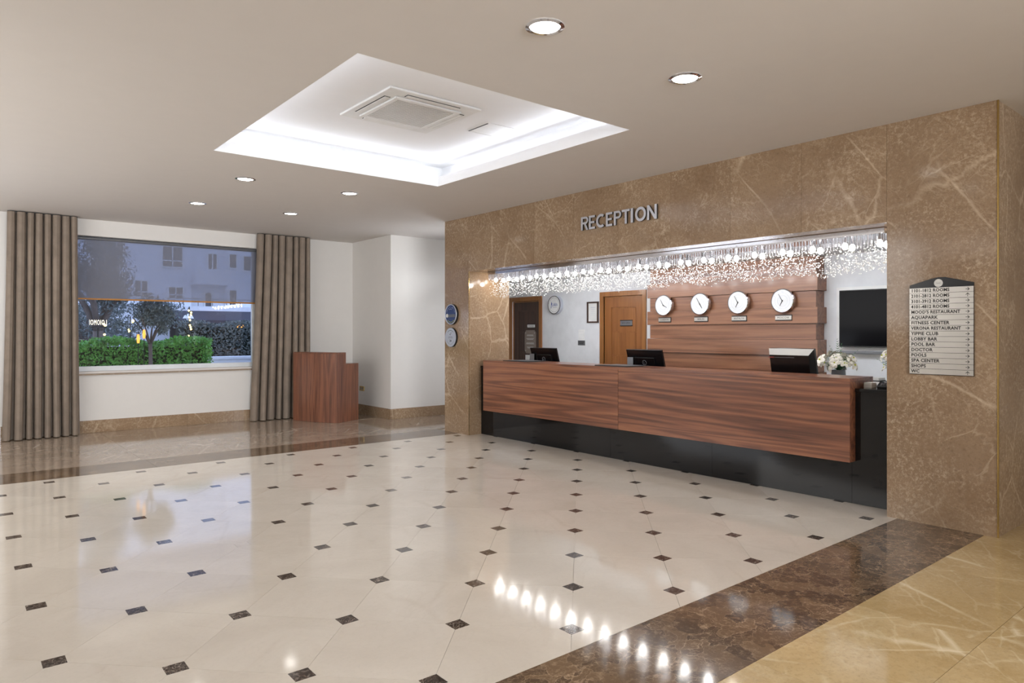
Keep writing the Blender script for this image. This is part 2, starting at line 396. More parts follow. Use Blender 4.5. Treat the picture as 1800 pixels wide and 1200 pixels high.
# wall facing -Y
WALLY = Matrix(((1, 0, 0), (0, 0, -1), (0, 1, 0))).to_euler()
def text(s_, size, mat, parent, loc=(0, 0, 0), ext=.0006, name='lettering', align='CENTER', sx=1.0, bold=0.0, rot=None, width=None, side=None, spacing=1.0, mirror=False):
    cu = bpy.data.curves.new(name, 'FONT'); cu.body = s_; cu.size = size; cu.extrude = ext; cu.offset = bold
    cu.align_x = align; cu.align_y = 'CENTER'; cu.space_character = spacing; cu.resolution_u = 2
    tmp = bpy.data.objects.new('tmp_text', cu); COL.objects.link(tmp)
    dg = bpy.context.evaluated_depsgraph_get()
    me = bpy.data.meshes.new_from_object(tmp.evaluated_get(dg)); bpy.data.objects.remove(tmp)
    xs = [v.co.x for v in me.vertices]
    if xs:
        w = max(xs)-min(xs); k = (width/w) if width else sx
        if align == 'CENTER':
            c = (max(xs)+min(xs))/2
            for v in me.vertices: v.co.x = (v.co.x-c)*k*(-1 if mirror else 1)
        else:
            for v in me.vertices: v.co.x = v.co.x*k
    me.materials.clear(); me.materials.append(M[mat]); me.name = name
    if side:
        me.materials.append(M[side])
        for p in me.polygons: p.material_index = 1 if abs(p.normal.z) < .5 else 0
    o = bpy.data.objects.new(name, me); COL.objects.link(o); o.parent = parent; o.location = loc
    if rot: o.rotation_euler = rot
    return o

# ================================================================== THE SETTING
H = 3.28
WX = 6.10            # face of the marble reception wall
RB = 8.20            # back wall of the staff area
WY = 12.33           # window wall
# ---- floor
floor = struct(Bx(-6.3, 13, -7.3, WY+.2, -.12, -.0125), 'floor', 'grout')
def clip(poly, ax, val, keep_less):
    out = []
    for i in range(len(poly)):
        a = poly[i]; b2 = poly[(i+1) % len(poly)]
        ia = (a[ax] <= val) if keep_less else (a[ax] >= val); ib = (b2[ax] <= val) if keep_less else (b2[ax] >= val)
        if ia: out.append(a)
        if ia != ib:
            t = (val-a[ax])/(b2[ax]-a[ax]); out.append((a[0]+t*(b2[0]-a[0]), a[1]+t*(b2[1]-a[1])))
    return out
def parea(p): return abs(sum(p[i][0]*p[(i+1) % len(p)][1]-p[(i+1) % len(p)][0]*p[i][1] for i in range(len(p))))/2
S = .6; ROT = PI/4-.00455; OU, OV = 4.1981, .0521
cr, sr = math.cos(ROT), math.sin(ROT)
FY0, FY1, FX0, FX1 = 2.39, 8.68, -.45, 6.36
def uv(u, v): U, V = OU+u*S, OV+v*S; return (cr*U-sr*V, sr*U+cr*V)
C = .066/S; G = .0008/S
octo = [(C+G, G), (1-C-G, G), (1-G, C+G), (1-G, 1-C-G), (1-C-G, 1-G), (C+G, 1-G), (G, 1-C-G), (G, C+G)]
cache = {}
def put_poly(name, pts, mat, h=.012):
    cx = sum(p[0] for p in pts)/len(pts); cy = sum(p[1] for p in pts)/len(pts)
    loc = [(p[0]-cx, p[1]-cy) for p in pts]
    key = (mat, tuple((round(a, 4), round(b2, 4)) for a, b2 in loc))
    if key not in cache:
        me = MB().prism(loc, -h, 0).mesh(name); me.materials.append(M[mat]); cache[key] = me
    o = bpy.data.objects.new(name, cache[key]); COL.objects.link(o); o.parent = floor; o.location = (cx, cy, 0)
    return o
for i in range(-8, 14):
    for j in range(-14, 16):
        poly = [uv(i+a, j+b2) for a, b2 in octo]
        for ax, val, less in ((1, FY0+.001, False), (1, FY1-.001, True), (0, FX0, False), (0, FX1, True)):
            if poly: poly = clip(poly, ax, val, less)
        if len(poly) > 2 and parea(poly) > .0005: put_poly('floor_tile', poly, 'cream')
        c = uv(i, j); h = .0464
        poly = [(c[0]-h, c[1]-h), (c[0]+h, c[1]-h), (c[0]+h, c[1]+h), (c[0]-h, c[1]+h)]
        if c[1] < FY0+.03 or c[1] > FY1-.03: mt = 'cream'
        else: mt = 'inset'
        if (i, j) == (1, 4): mt = 'cream'
        for ax, val, less in ((1, FY0+.001, False), (1, FY1-.001, True), (0, FX0, False), (0, FX1, True)):
            if poly: poly = clip(poly, ax, val, less)
        if len(poly) > 2 and parea(poly) > .0003: put_poly('inset_tile', poly, mt)
def slabs(x0, x1, y0, y1, dx, dy, mat, name, ox=0, stag=0, g=.0012):
    r = 0; y = y0
    while y < y1-.01:
        ye = min(y+dy, y1); x = ox-40*dx+(stag*r)
        while x < x1:
            a, b2 = max(x, x0), min(x+dx, x1)
            if b2-a > .02: put_poly(name, [(a+g, y+g), (b2-g, y+g), (b2-g, ye-g), (a+g, ye-g)], mat)
            x += dx
        y = ye; r += 1
slabs(-1.5, 6.36, 1.77, FY0, 2.1, .62, 'dark_marble', 'border_slab', 6.1)
slabs(-1.5, 6.10, FY1, 9.29, 2.1, .61, 'dark_marble', 'border_slab', 6.1)
slabs(-1.5, 12.9, -1.87, 1.77, 1.06, .607, 'gold_marble', 'marble_slab', 2.93)
slabs(-1.5, 7.6, 9.29, WY, 1.06, .608, 'taupe_marble', 'marble_slab', 2.93)
# rest of the lobby floor, outside the picture
for nm, x0, x1, y0, y1, mt in (('marble_slab', -6.2, 12.9, -7.2, -1.87, 'gold_marble'), ('floor_tile', -6.2, FX0, 2.39, 8.68, 'cream'),
                           ('marble_slab', -6.2, -1.5, -1.87, 2.39, 'gold_marble'), ('marble_slab', -6.2, -1.5, 8.68, WY, 'taupe_marble'), ('floor_tile', 6.36, 8.2, 2.39, 9.0, 'taupe_marble')):
    put_poly(nm, [(x0, y0), (x1, y0), (x1, y1), (x0, y1)], mt)

# ---- ceiling with the coffer
cl = MB()
for a in ((-6.3, CX0, -7.3, WY+.2), (CX1, 13, -7.3, WY+.2), (CX0, CX1, -7.3, CY0), (CX0, CX1, CY1, WY+.2)):
    x0, x1, y0, y1 = a
    cl.box(x0, x1, y0, y1, H, H+.012)
ceiling = struct(cl, 'ceiling', 'paint')
cv = MB(); e = .17; L = .028; zt = 3.392
q = .003
for x0, x1, y0, y1 in ((CX0-L, CX0+q, CY0-L, CY1+L), (CX1-q, CX1+L, CY0-L, CY1+L), (CX0+q, CX1-q, CY0-L, CY0+q), (CX0+q, CX1-q, CY1-q, CY1+L)):
    cv.box(x0, x1, y0, y1, H+.0005, zt)
for x0, x1, y0, y1 in ((CX0-e-.02, CX0-e, CY0-e, CY1+e), (CX1+e, CX1+e+.02, CY0-e, CY1+e), (CX0-e, CX1+e, CY0-e-.02, CY0-e), (CX0-e, CX1+e, CY1+e, CY1+e+.02)):
    cv.box(x0, x1, y0, y1, H+.012, 3.56)
cv.box(CX0-e-.02, CX1+e+.02, CY0-e-.02, CY1+e+.02, 3.55, 3.57)
cv.build('cove_recess', 'cove', ceiling)

# ---- window wall (runs along X at Y = 12.33)
OX0, OX1, OZ0, OZ1 = 1.42, 4.42, .93, 3.03
wf = MB(); t = .24
wf.box(-6.3, OX0, WY, WY+t, -.12, H+.02).box(OX1, 8.3, WY, WY+t, -.12, H+.02).box(OX0, OX1, WY, WY+t, -.12, OZ0).box(OX0, OX1, WY, WY+t, OZ1, H+.02)
wall_far = struct(wf, 'wall_far', 'white_wall')
# skirting, in stone pieces
bbf = sempty('baseboard_far', (0, WY, 0))
x = -.6
while x < 6.13:
    Bx(0, min(.75, 6.148-x)-.0015, -.02, 0, .001, .19).build('skirting_stone', 'wall_marble', bbf, (x, 0, 0)); x += .75
# column in the corner
struct(Bx(6.15, 7.5, 10.85, WY, -.12, H+.02), 'wall_corner', 'white_wall')
bbc = sempty('baseboard_corner', (6.15, 10.85, 0))
for k in range(2): Bx(-.02, 0, k*.75-.0, min((k+1)*.75, 1.46)-.0015, .001, .183).build('skirting_stone', 'wall_marble', bbc)
Bx(-.02, .07, -.02, -.0003, .001, .183).build('skirting_stone', 'wall_marble', bbc)
for k in range(2): Bx(.0715+k*.62, .69+k*.62, -.02, 0, .001, .183).build('skirting_stone', 'wall_marble', bbc)
# other walls of the lobby (out of view)
struct(Bx(-6.5, -6.3, -7.3, WY+.2, -.12, H+.02), 'wall_left', 'white_wall')
struct(Bx(-6.5, 13.2, -7.5, -7.3, -.12, H+.02), 'wall_near', 'white_wall')
struct(Bx(13, 13.2, -7.3, 3.2, -.12, H+.02), 'wall_right', 'white_wall')
# ---- window
win = sempty('window_1', ((OX0+OX1)/2, WY+.17, OZ0))
w2 = (OX1-OX0)/2; hh = OZ1-OZ0; fw = .085
fm = MB().box(-w2, w2, -.035, .035, 0, fw).box(-w2, w2, -.035, .035, hh-.05, hh).box(-w2, -w2+fw+.07, -.035, .035, fw, hh-.05).box(w2-fw-.07, w2, -.035, .035, fw, hh-.05)
fm.build('window_frame', 'pvc', win, bevel=.004)
Bx(-w2+fw+.07, w2-fw-.07, -.006, .006, fw, hh-.05).build('pane', 'glass', win)
Bx(-w2, w2, -.20, -.036, -.02, .012).build('window_sill', 'paint', win, bevel=.003)
Bx(-w2-.02, w2+.02, -.205, -.165, -.045, -.021).build('sill_edge', 'taupe_marble', win)

# ---- reception wall of brown marble
core = MB()
core.box(WX+.03, 6.88, 8.45, 9.03, -.12, H+.02)                     # left pier
core.box(WX+.03, 6.88, 1.71, 2.44, -.12, H+.02)                     # right pier
core.box(WX+.03, 6.88, 2.44, 8.45, 2.49, H+.02)                     # lintel
core.box(6.88, 13, 1.71, 1.95, -.12, H+.02)
core.box(RB+.12, RB+.3, 1.95, 10.3, -.12, H+.02)                          # structure behind
wr = struct(core, 'wall_reception', 'white_wall')
def wslab(x0, x1, y0, y1, z0, z1):
    cx, cy, cz = (x0+x1)/2, (y0+y1)/2, (z0+z1)/2
    Bx(x0-cx, x1-cx, y0-cy, y1-cy, z0-cz, z1-cz).build('marble_slab', 'wall_marble', wr, (cx, cy, cz))
g = .001
wslab(WX, WX+.03, 1.68, 2.47-g, 0, H); wslab(WX, WX+.03, 8.42+g, 9.06, 0, H)
n = 8; d = (8.42-2.47)/n
for k in range(n): wslab(WX, WX+.03, 2.47+k*d+g, 2.47+(k+1)*d-g, 2.461, H)
wslab(WX+.0305, 6.88, 8.42, 8.4495, 0, 2.46); wslab(WX+.0305, 6.88, 2.4405, 2.47, 0, 2.46)
for k in range(n): wslab(WX+.0305, 6.88, 2.47+k*d+g, 2.47+(k+1)*d-g, 2.4605, 2.4895)
for k in range(6): wslab(WX+.0305+k*.8, WX+.03+(k+1)*.8-g, 1.68, 1.7095, 0, H)
struct(Bx(WX-.004, WX+.006, 1.674, 1.684, .001, H-.001), 'trim_1', 'brass')
struct(Bx(WX-.003, WX+.004, 8.416, 8.4195, .001, 2.46), 'trim_2', 'brass')
# diagonal wall that closes the corner behind the left pier, staff-area ceiling and back wall
struct(MB().prism([(6.88, 9.03), (6.88, 9.15), (8.3, 10.42), (8.3, 10.3)], -.12, H+.02), 'wall_alcove', 'white_wall')
struct(Bx(6.885, RB+.1, 1.955, 10.2, 2.462, 2.50), 'ceiling', 'office_wall')
DO = ((9.18, 9.94), (6.83, 7.63))     # door openings in the back wall
wb = MB()
wb.box(RB, RB+.12, 1.95, DO[1][0], 0, 2.47).box(RB, RB+.12, DO[1][1], DO[0][0], 0, 2.47).box(RB, RB+.12, DO[0][1], 10.4, 0, 2.47)
wb.box(RB, RB+.12, DO[1][0], DO[1][1], 2.12, 2.47).box(RB, RB+.12, DO[0][0], DO[0][1], 2.12, 2.47)
struct(wb, 'wall_back', 'office_wall')

# ---- doors
def door(name, y0, y1, leafmat, framemat, sunk):
    cy = (y0+y1)/2; w = (y1-y0)/2; dr = sempty(name, (RB, cy, 0), WALLX)
    # local: x right, y up, z out
    MB().box(-w-.075, -w, 0, 2.19, -.11, .02).box(w, w+.075, 0, 2.19, -.11, .02).box(-w, w, 2.115, 2.19, -.11, .02).build('door_frame', framemat, dr, bevel=.003)
    MB().box(-w, -w+.014, 0, 2.11, -.10, -.02).box(w-.014, w, 0, 2.11, -.10, -.02).box(-w+.014, w-.014, 2.096, 2.11, -.10, -.02).build('door_stop', framemat, dr)
    zf = -sunk
    lf = Bx(-w+.015, w-.015, .005, 2.095, zf-.04, zf).build('door_leaf', leafmat, dr)
    # raised stiles and rails around two recessed panels
    a, b2 = -w+.016, w-.016; s = .13
    MB().box(a, a+s, .006, 2.09, zf, zf+.01).box(b2-s, b2, .006, 2.09, zf, zf+.01).box(a+s, b2-s, 1.94, 2.09, zf, zf+.01).box(a+s, b2-s, .006, .2, zf, zf+.01).build('door_rail', leafmat, lf)
    for z0, z1 in ((1.56, 1.92), (1.19, 1.54), (.82, 1.17), (.22, .80)):
        Bx(a+s+.012, b2-s-.012, z0, z1, zf, zf+.006).build('door_panel', leafmat, lf)
    MB().cyl(.009, 0, .05, 12, T(-w+.09, 1.0, zf+.01)).box(-w+.08, -w+.21, .99, 1.01, zf+.05, zf+.062).build('door_handle', 'chrome', lf)
    return dr
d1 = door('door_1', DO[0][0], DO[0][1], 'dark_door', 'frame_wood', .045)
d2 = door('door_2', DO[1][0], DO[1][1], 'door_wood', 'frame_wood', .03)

# ================================================================== RECEPTION DESK
desk = thing('reception_desk', 'long walnut-fronted reception desk on a black granite base under the chandelier', 'reception desk', (6.33, 5.45, 0))
dx, dy = 6.33, 5.45
def dbox(x0, x1, y0, y1, z0, z1, name, mat, par=desk, bevel=0):
    cx, cy, cz = (x0+x1)/2, (y0+y1)/2, (z0+z1)/2
    return Bx(x0-cx, x1-cx, y0-cy, y1-cy, z0-cz, z1-cz).build(name, mat, par, (cx-dx, cy-dy, cz), bevel=bevel)
ys = [2.473, 2.86, 4.33, 5.78, 7.2, 8.415]
for a, b2 in zip(ys[:-1], ys[1:]): dbox(6.33, 6.36, a+.001, b2-.001, .002, 1.008, 'granite_panel', 'granite')
dbox(6.315, 6.72, 2.473, 2.829, 1.0085, 1.038, 'granite_ledge', 'granite', bevel=.003)
dbox(6.315, 6.72, 8.226, 8.415, 1.0085, 1.038, 'granite_ledge', 'granite', bevel=.003)
dbox(6.362, 6.69, 2.48, 8.41, .002, 1.007, 'counter_body', 'blackm')
dbox(6.222, 6.329, 2.83, 5.559, .383, 1.1, 'front_panel', 'walnut', bevel=.0015)
dbox(6.222, 6.329, 5.562, 8.225, .383, 1.1, 'front_panel', 'walnut', bevel=.0015)
dbox(6.33, 6.689, 2.83, 8.225, 1.0085, 1.1, 'counter_box', 'walnut')
dbox(6.222, 6.69, 2.83, 8.225, 1.1005, 1.13, 'counter_top', 'walnut', bevel=.0015)
dbox(6.72, 7.33, 2.6, 8.3, .72, .75, 'work_surface', 'walnut')
dbox(7.3, 7.33, 2.6, 2.63, .002, .719, 'leg', 'blackm'); dbox(7.3, 7.33, 8.27, 8.3, .002, .719, 'leg', 'blackm')

# ================================================================== CHANDELIER
ch = thing('linear_chandelier', 'long crystal chandelier of bulb pairs and glittering bead strands above the desk', 'chandelier', (6.52, 5.45, 2.46))
Y0, Y1 = -2.86, 2.83
MB().box(-.17, .17, Y0, Y1, -.05, 0).build('ceiling_plate', 'chrome', ch, bevel=.004)
npair = 19
bulbmb = MB(); bulbmb.ball((0, 0, 0), .027, 14, 10, (1, 1, 1.25)); bulbmb.smooth = True
bulb_me = bulbmb.mesh('bulb'); bulb_me.materials.append(M['bulb'])
tb = MB(); tb.lathe([(.022, -.055), (.022, .0), (.021, .0), (.021, -.055)], 14); tube_me = tb.mesh('glass_tube'); tube_me.materials.append(M['tube_glass'])
sk = MB(); sk.cyl(.009, -.052, 0, 10); sock_me = sk.mesh('socket'); sock_me.materials.append(M['chrome'])
for i in range(npair):
    y = Y0+.08+i*(Y1-Y0-.16)/(npair-1)
    for xx in (-.075, .075):
        for nm, me, z in (('socket', sock_me, -.0505), ('bulb', bulb_me, -.125), ('glass_tube', tube_me, -.051)):
            o = bpy.data.objects.new(nm, me); COL.objects.link(o); o.parent = ch; o.location = (xx, y, z)
    if True:
        ld = bpy.data.lights.new('bulb_light', 'POINT'); ld.energy = 2.8; ld.color = (1, .97, .93); ld.shadow_soft_size = .03
        lo = bpy.data.objects.new('bulb_light', ld); COL.objects.link(lo); lo.parent = ch; lo.location = (0, y, -.17)
rods = MB()
for xx in (-.15, .15):
    y = Y0+.02
    while y < Y1:
        rods.box(xx-.005, xx+.005, y-.004, y+.004, -.13, -.0505); y += .032
o = rods.build('crystal_rod', 'crystal_rod', ch); o['kind'] = 'stuff'
beads = MB(); rnd = random.Random(3)
for k in range(5200):
    y = rnd.uniform(Y0, Y1); xx = rnd.uniform(-.16, .16)
    low = -.375+.02*math.sin(y*9)+.012*math.sin(y*23)
    z = rnd.uniform(low, -.12)
    if rnd.random() > .55+.45*min(1, (-.12-z)/.12): continue
    r = rnd.uniform(.004, .0068)
    q = Euler((rnd.uniform(0, 3), rnd.uniform(0, 3), 0)).to_matrix().to_4x4()
    beads._add([(r, 0, 0), (-r, 0, 0), (0, r, 0), (0, -r, 0), (0, 0, r*1.5), (0, 0, -r*1.5)],
               [(0, 2, 4), (2, 1, 4), (1, 3, 4), (3, 0, 4), (2, 0, 5), (1, 2, 5), (3, 1, 5), (0, 3, 5)], T(xx, y, z) @ q)
o = beads.build('crystal_bead', 'bead', ch); o['kind'] = 'stuff'
wires = MB()
for k in range(300):
    y = rnd.uniform(Y0, Y1); xx = rnd.uniform(-.16, .16); b2 = rnd.uniform(-.36, -.2)
    wires.box(xx-.0007, xx+.0007, y-.0007, y+.0007, b2, -.0505)
o = wires.build('bead_strand', 'strand', ch); o['kind'] = 'stuff'

# ================================================================== SIGN "RECEPTION"
sg = thing('reception_sign', 'brushed steel raised RECEPTION lettering mounted on the marble lintel', 'sign', (WX, 5.4475, 2.876), WALLX)
xs = [0, .134, .256, .414, .540, .663, .797, .862, 1.034]; ws = [.122, .100, .142, .100, .112, .118, .034, .156, .136]
tot = 1.17; x0 = -tot/2; scl = tot/(xs[-1]+ws[-1])
def glyph(ch_, w, h, s=.03):
    """geometric sans capital, polygons in a w x h box (origin bottom-left)"""
    out = []
    R = lambda a, b, c, d: out.append([(a, c), (b, c), (b, d), (a, d)])
    def arc(cx, cy, rx, ry, a0, a1, t, n=20):
        p = [(cx+rx*math.cos(a0+(a1-a0)*i/n), cy+ry*math.sin(a0+(a1-a0)*i/n)) for i in range(n+1)]
        q = [(cx+(rx-t)*math.cos(a0+(a1-a0)*i/n), cy+(ry-t)*math.sin(a0+(a1-a0)*i/n)) for i in range(n+1)]
        for i in range(n): out.append([p[i], p[i+1], q[i+1], q[i]])
    if ch_ == 'I': R(0, w, 0, h)
    if ch_ == 'T': R(w/2-s/2, w/2+s/2, 0, h-s*.85); R(0, w, h-s*.85, h)
    if ch_ == 'E': R(0, s, 0, h); R(s, w, 0, s*.85); R(s, w, h-s*.85, h); R(s, w*.93, h/2-s*.42, h/2+s*.42)
    if ch_ in 'PR':
        b = h*.45; r = (h-b)/2; R(0, s, 0, h); R(s, w-r, h-s*.8, h); R(s, w-r, b, b+s*.8)
        arc(w-r, h-r, r, r, -PI/2, PI/2, s*.8)
        if ch_ == 'R': out.append([(w*.42, b), (w*.42+s*1.1, b), (w, 0), (w-s*1.15, 0)])
    if ch_ == 'N':
        R(0, s, 0, h); R(w-s, w, 0, h); out.append([(s, h), (s, h-s*1.7), (w-s, 0), (w-s, s*1.7)])
    if ch_ == 'O': arc(w/2, h/2, w/2, h/2, 0, 2*PI, s, 40)
    if ch_ == 'C': arc(w*.56, h/2, w*.56, h/2, PI*.3, PI*1.7, s, 28)
    return out
for c, xx, w in zip('RECEPTION', xs, ws):
    fm = MB(); bk = MB(); h = .163
    for p in glyph(c, w*scl, h): fm.prism([(a, b2-h/2) for a, b2 in p], .0255, .027); bk.prism([(a, b2-h/2) for a, b2 in p], .008, .0255)
    fo = fm.build('letter', 'letter', sg, (x0+xx*scl, 0, 0))
    bk.build('letter_return', 'letter_side', fo)
    MB().cyl(.004, 0, .009, 8, T(.012, 0, 0)).build('mounting_pin', 'letter_side', fo)

# ================================================================== DIRECTORY BOARD
db = thing('directory_sign', 'tall hotel directory sign with steel strips and a black peaked header', 'sign', (WX, 2.0605, 1.205), WALLX)
rows = ['1101-1812 ROOMS>', '2101-2812 ROOMS^', '3101-3912 ROOMS>', '4101-4812 ROOMS>', "MOOD'S RESTAURANT>", 'AQUAPARK>', 'FITNESS CENTER>', 'VERONA RESTAURANT>',
        'YIPPIE CLUB>', 'LOBBY BAR>', 'POOL BAR>', 'DOCTOR>', 'POOLS>', 'SPA CENTER>', 'SHOPS>', 'WC^']
rh = .0432; hw = .2275; top = rh*16
MB().prism([(-hw, -.003), (hw, -.003), (hw, top+.028), (.03, top+.079), (-.02, top+.080), (-.07, top+.070), (-hw, top+.024)], 0, .012).build('backboard', 'black', db, bevel=.001)
for i, s_ in enumerate(rows):
    zc = top-rh*(i+.5)
    st = Bx(-hw+.001, hw-.001, -rh/2+.0012, rh/2-.0012, 0, .006).build('name_strip', 'steel', db, (0, zc, .0121))
    text(s_[:-1], .0355, 'ink', st, (-hw+.014, 0, .0062), .0003, align='LEFT', sx=.93 if len(s_) > 15 else 1.0, bold=.0011, spacing=1.04)
    ar = MB()
    if s_[-1] == '>':
        ar.box(-.014, .010, -.0018, .0018, 0, .0006).prism([(.014, 0), (.002, .012), (-.003, .012), (.008, 0)], 0, .0006).prism([(.014, 0), (.008, 0), (-.003, -.012), (.002, -.012)], 0, .0006)
    else:
        ar.box(-.0018, .0018, -.014, .010, 0, .0006).prism([(0, .014), (0, .008), (.013, -.004), (.013, .001)], 0, .0006).prism([(0, .014), (-.013, .001), (-.013, -.004), (0, .008)], 0, .0006)
    ar.build('arrow', 'ink', st, (hw-.04, 0, .0062))
ld = MB().cyl(.031, 0, .003, 32, T(-.016, top+.034, .0121)).build('logo_disc', 'paper', db)
text('hotel', .014, 'greyplate', ld, (-.016, top+.034, .0153), .0002)

# ================================================================== ROUND PLAQUES on the left pier
p1 = thing('round_plaque', 'blue round plaque with pale rim, upper of two on the left marble pier', 'plaque', (WX, 8.845, 1.822), WALLX)
MB().cyl(.160, 0, .035, 48).build('disc', 'blackm', p1)
f1 = MB().cyl(.143, .0352, .037, 48).build('face', 'navy', p1)
MB().ring(.150, .009, 56, 8, .036).build('rim', 'silver', p1, smooth=True)
for k, (s_, rr, sz) in enumerate((('AWARD OF QUALITY', .112, .024), ('MEMBER', .082, .018))):
    nL = len(s_)
    for i, c in enumerate(s_):
        if c == ' ': continue
        a = PI/2-(i-(nL-1)/2)*sz*.78/rr
        text(c, sz, 'silver', f1, (rr*math.cos(a), rr*math.sin(a), .0372), .0003, rot=(0, 0, a-PI/2))
Bx(-.085, .115, -.045, 0, .0372, .0378).build('banner', 'greyplate', f1)
MB().cyl(.030, .0372, .0385, 24, T(-.098, -.02, 0)).build('badge', 'paper', f1)
for k in range(5):
    a = -PI/2+(k-2)*.32
    MB().prism([(.011*math.cos(PI/2+j*2*PI/10)*(1 if j % 2 == 0 else .45), .011*math.sin(PI/2+j*2*PI/10)*(1 if j % 2 == 0 else .45)) for j in range(10)], 0, .001,
               T(.122*math.cos(a), .122*math.sin(a), .0373)).build('star', 'yellow', f1)
p2 = thing('round_plaque', 'silver round plaque with a tick, lower of two on the left marble pier', 'plaque', (WX, 8.857, 1.467), WALLX)
MB().cyl(.150, 0, .03, 48).build('disc', 'blackm', p2)
f2 = MB().cyl(.147, .0302, .034, 48).build('face', 'silver', p2)
MB().prism([(-.028, .052), (-.020, .058), (-.008, .042), (.020, .082), (.028, .076), (-.006, .028)], .0342, .0346).build('tick_mark', 'greyplate', f2)
MB().box(-.05, .05, .006, .012, .0342, .0346).box(-.06, .06, -.012, -.006, .0342, .0346).build('print_lines', 'greyplate', f2)
text('24', .05, 'ink', f2, (0, -.055, .0343), .0004, bold=.001)
def arcbar(R, a0, a1, wd, z0, z1, n=16):
    m = MB(); 
    for i in range(n):
        a, b2 = a0+(a1-a0)*i/n, a0+(a1-a0)*(i+1)/n
        m.prism([(R*math.cos(a), R*math.sin(a)), ((R+wd)*math.cos(a), (R+wd)*math.sin(a)), ((R+wd)*math.cos(b2), (R+wd)*math.sin(b2)), (R*math.cos(b2), R*math.sin(b2))], z0, z1)
    return m
arcbar(.105, -PI*.85, -PI*.15, .004, .0342, .0346).build('print_arc', 'greyplate', f2)
arcbar(.105, PI*.25, PI*.75, .006, .0342, .0346).build('print_arc', 'leaf', f2)

# ================================================================== FEATURE WALL of planks behind the desk
fp = thing('plank_feature_wall', 'walnut plank feature wall carrying the four clocks behind the desk', 'wall panel', (RB, 5.28, 0))
zs = [0.002]+[1.26-.196*k for k in range(5, -1, -1)]+[1.455, 1.65, 1.845, 2.04, 2.235, 2.46]
zs = [z for z in zs if z >= 0]
for k in range(len(zs)-1):
    up = zs[k+1]; proud = (len(zs)-2-k) % 2 == 1
    wide = .03 if proud else 0; fx = 7.972 if proud else 8.0
    cz = (zs[k]+up)/2
    Bx(fx-RB, -.002, 4.035-wide-5.28, 6.525+wide-5.28, zs[k]-cz+.0015, up-cz-.0015).build('plank', 'plank', fp, (0, 0, cz))

# ================================================================== CLOCKS
def clock(y, hh_, mm_, label):
    c = thing('wall_clock', label, 'clock', (7.966, y, 1.927), WALLX, 'world clocks on the plank wall')
    # spacer fixes it to both planks behind
    MB().lathe([(.001, -.03), (.10, -.03), (.10, .0), (.149, .002), (.149, .045), (.139, .050), (.137, .043), (.001, .043)], 48).build('case', 'chrome', c, smooth='auto')
    MB().cyl(.137, .0432, .044, 48).build('dial', 'dial', c)
    MB().ring(.098, .0012, 48, 6, .0441).ring(.066, .001, 48, 6, .0441).build('dial_ring', 'silver', c)
    text('12', .03, 'silver', c, (0, .112, .0442), .0002)
    tk = MB()
    for k in range(1, 12):
        a = k*PI/6; tk.box(-.002, .002, .118, .130, .0441, .0446, m=Matrix.Rotation(-a, 4, 'Z'))
    tk.build('hour_mark', 'silver', c)
    for nm, ang, ln, wd, z in (('minute_hand', -mm_/60*2*PI, .098, .0042, .050), ('hour_hand', -(hh_+mm_/60)/12*2*PI, .070, .0055, .047)):
        MB().prism([(-wd*.7, -.012), (wd*.7, -.012), (wd, 0), (wd*.5, ln), (-wd*.5, ln), (-wd, 0)], z, z+.0015, Matrix.Rotation(ang, 4, 'Z')).build(nm, 'ink', c)
    MB().cyl(.006, .0441, .053, 12).build('hub', 'ink', c)
    return c
cy_ = (6.225, 5.612, 5.03, 4.418); cn = ('LONDON', 'BERLIN', 'ANTALYA', 'MOSCOW'); ct = ((3, 55), (4, 55), (6, 55), (6, 55))
for y, nme, (h_, m_) in zip(cy_, cn, ct):
    clock(y, h_, m_, 'round white wall clock with steel rim above the %s plate' % nme)
    pl = thing('city_plate', 'small black-edged silver name plate reading %s' % nme, 'name plate', (7.972, y+.008, 1.722), WALLX, 'city name plates under the clocks')
    Bx(-.108, .108, -.036, .036, 0, .010).build('backing', 'blackm', pl)
    Bx(-.106, .104, -.024, .024, .0102, .014).build('face', 'steel', pl)
    text(nme, .034, 'ink', pl, (0, 0, .0142), .0003)

# ================================================================== ITEMS ON THE BACK WALL
ls = thing('round_wall_sign', 'round white wall sign reading LARA in blue between the two doors', 'sign', (RB, 8.72, 2.018), WALLX)
MB().cyl(.155, 0, .075, 48).build('case', 'silver', ls, smooth='auto')
MB().cyl(.148, .0752, .077, 48).build('face', 'white', ls)
MB().ring(.151, .006, 56, 8, .077).build('rim', 'blackm', ls)
MB().ring(.122, .0022, 48, 6, .0772).build('inner_ring', 'greyplate', ls)
text('LARA', .078, 'blueink', ls, (.022, 0, .0773), .0005, width=.135)
MB().prism([(-.078, -.055), (-.066, -.058), (-.058, .05), (-.066, .055)], .0772, .078).prism([(-.062, .0), (-.052, .0), (-.050, .035), (-.058, .035)], .0772, .078).build('emblem', 'blueink', ls)
Bx(-.03, .08, -.046, -.042, .0772, .078).build('underline', 'greyplate', ls)
fc = thing('framed_certificate', 'small certificate in a dark wood frame beside the right door', 'picture frame', (RB, 7.862, 1.872), WALLX)
fw_, fh_ = .125, .172
MB().box(-fw_, fw_, fh_-.024, fh_, 0, .025).box(-fw_, fw_, -fh_, -fh_+.024, 0, .025).box(-fw_, -fw_+.024, -fh_+.024, fh_-.024, 0, .025).box(fw_-.024, fw_, -fh_+.024, fh_-.024, 0, .025).build('frame', 'dark_door', fc)
Bx(-fw_+.024, fw_-.024, -fh_+.024, fh_-.024, 0, .008).build('certificate', 'paper', fc)
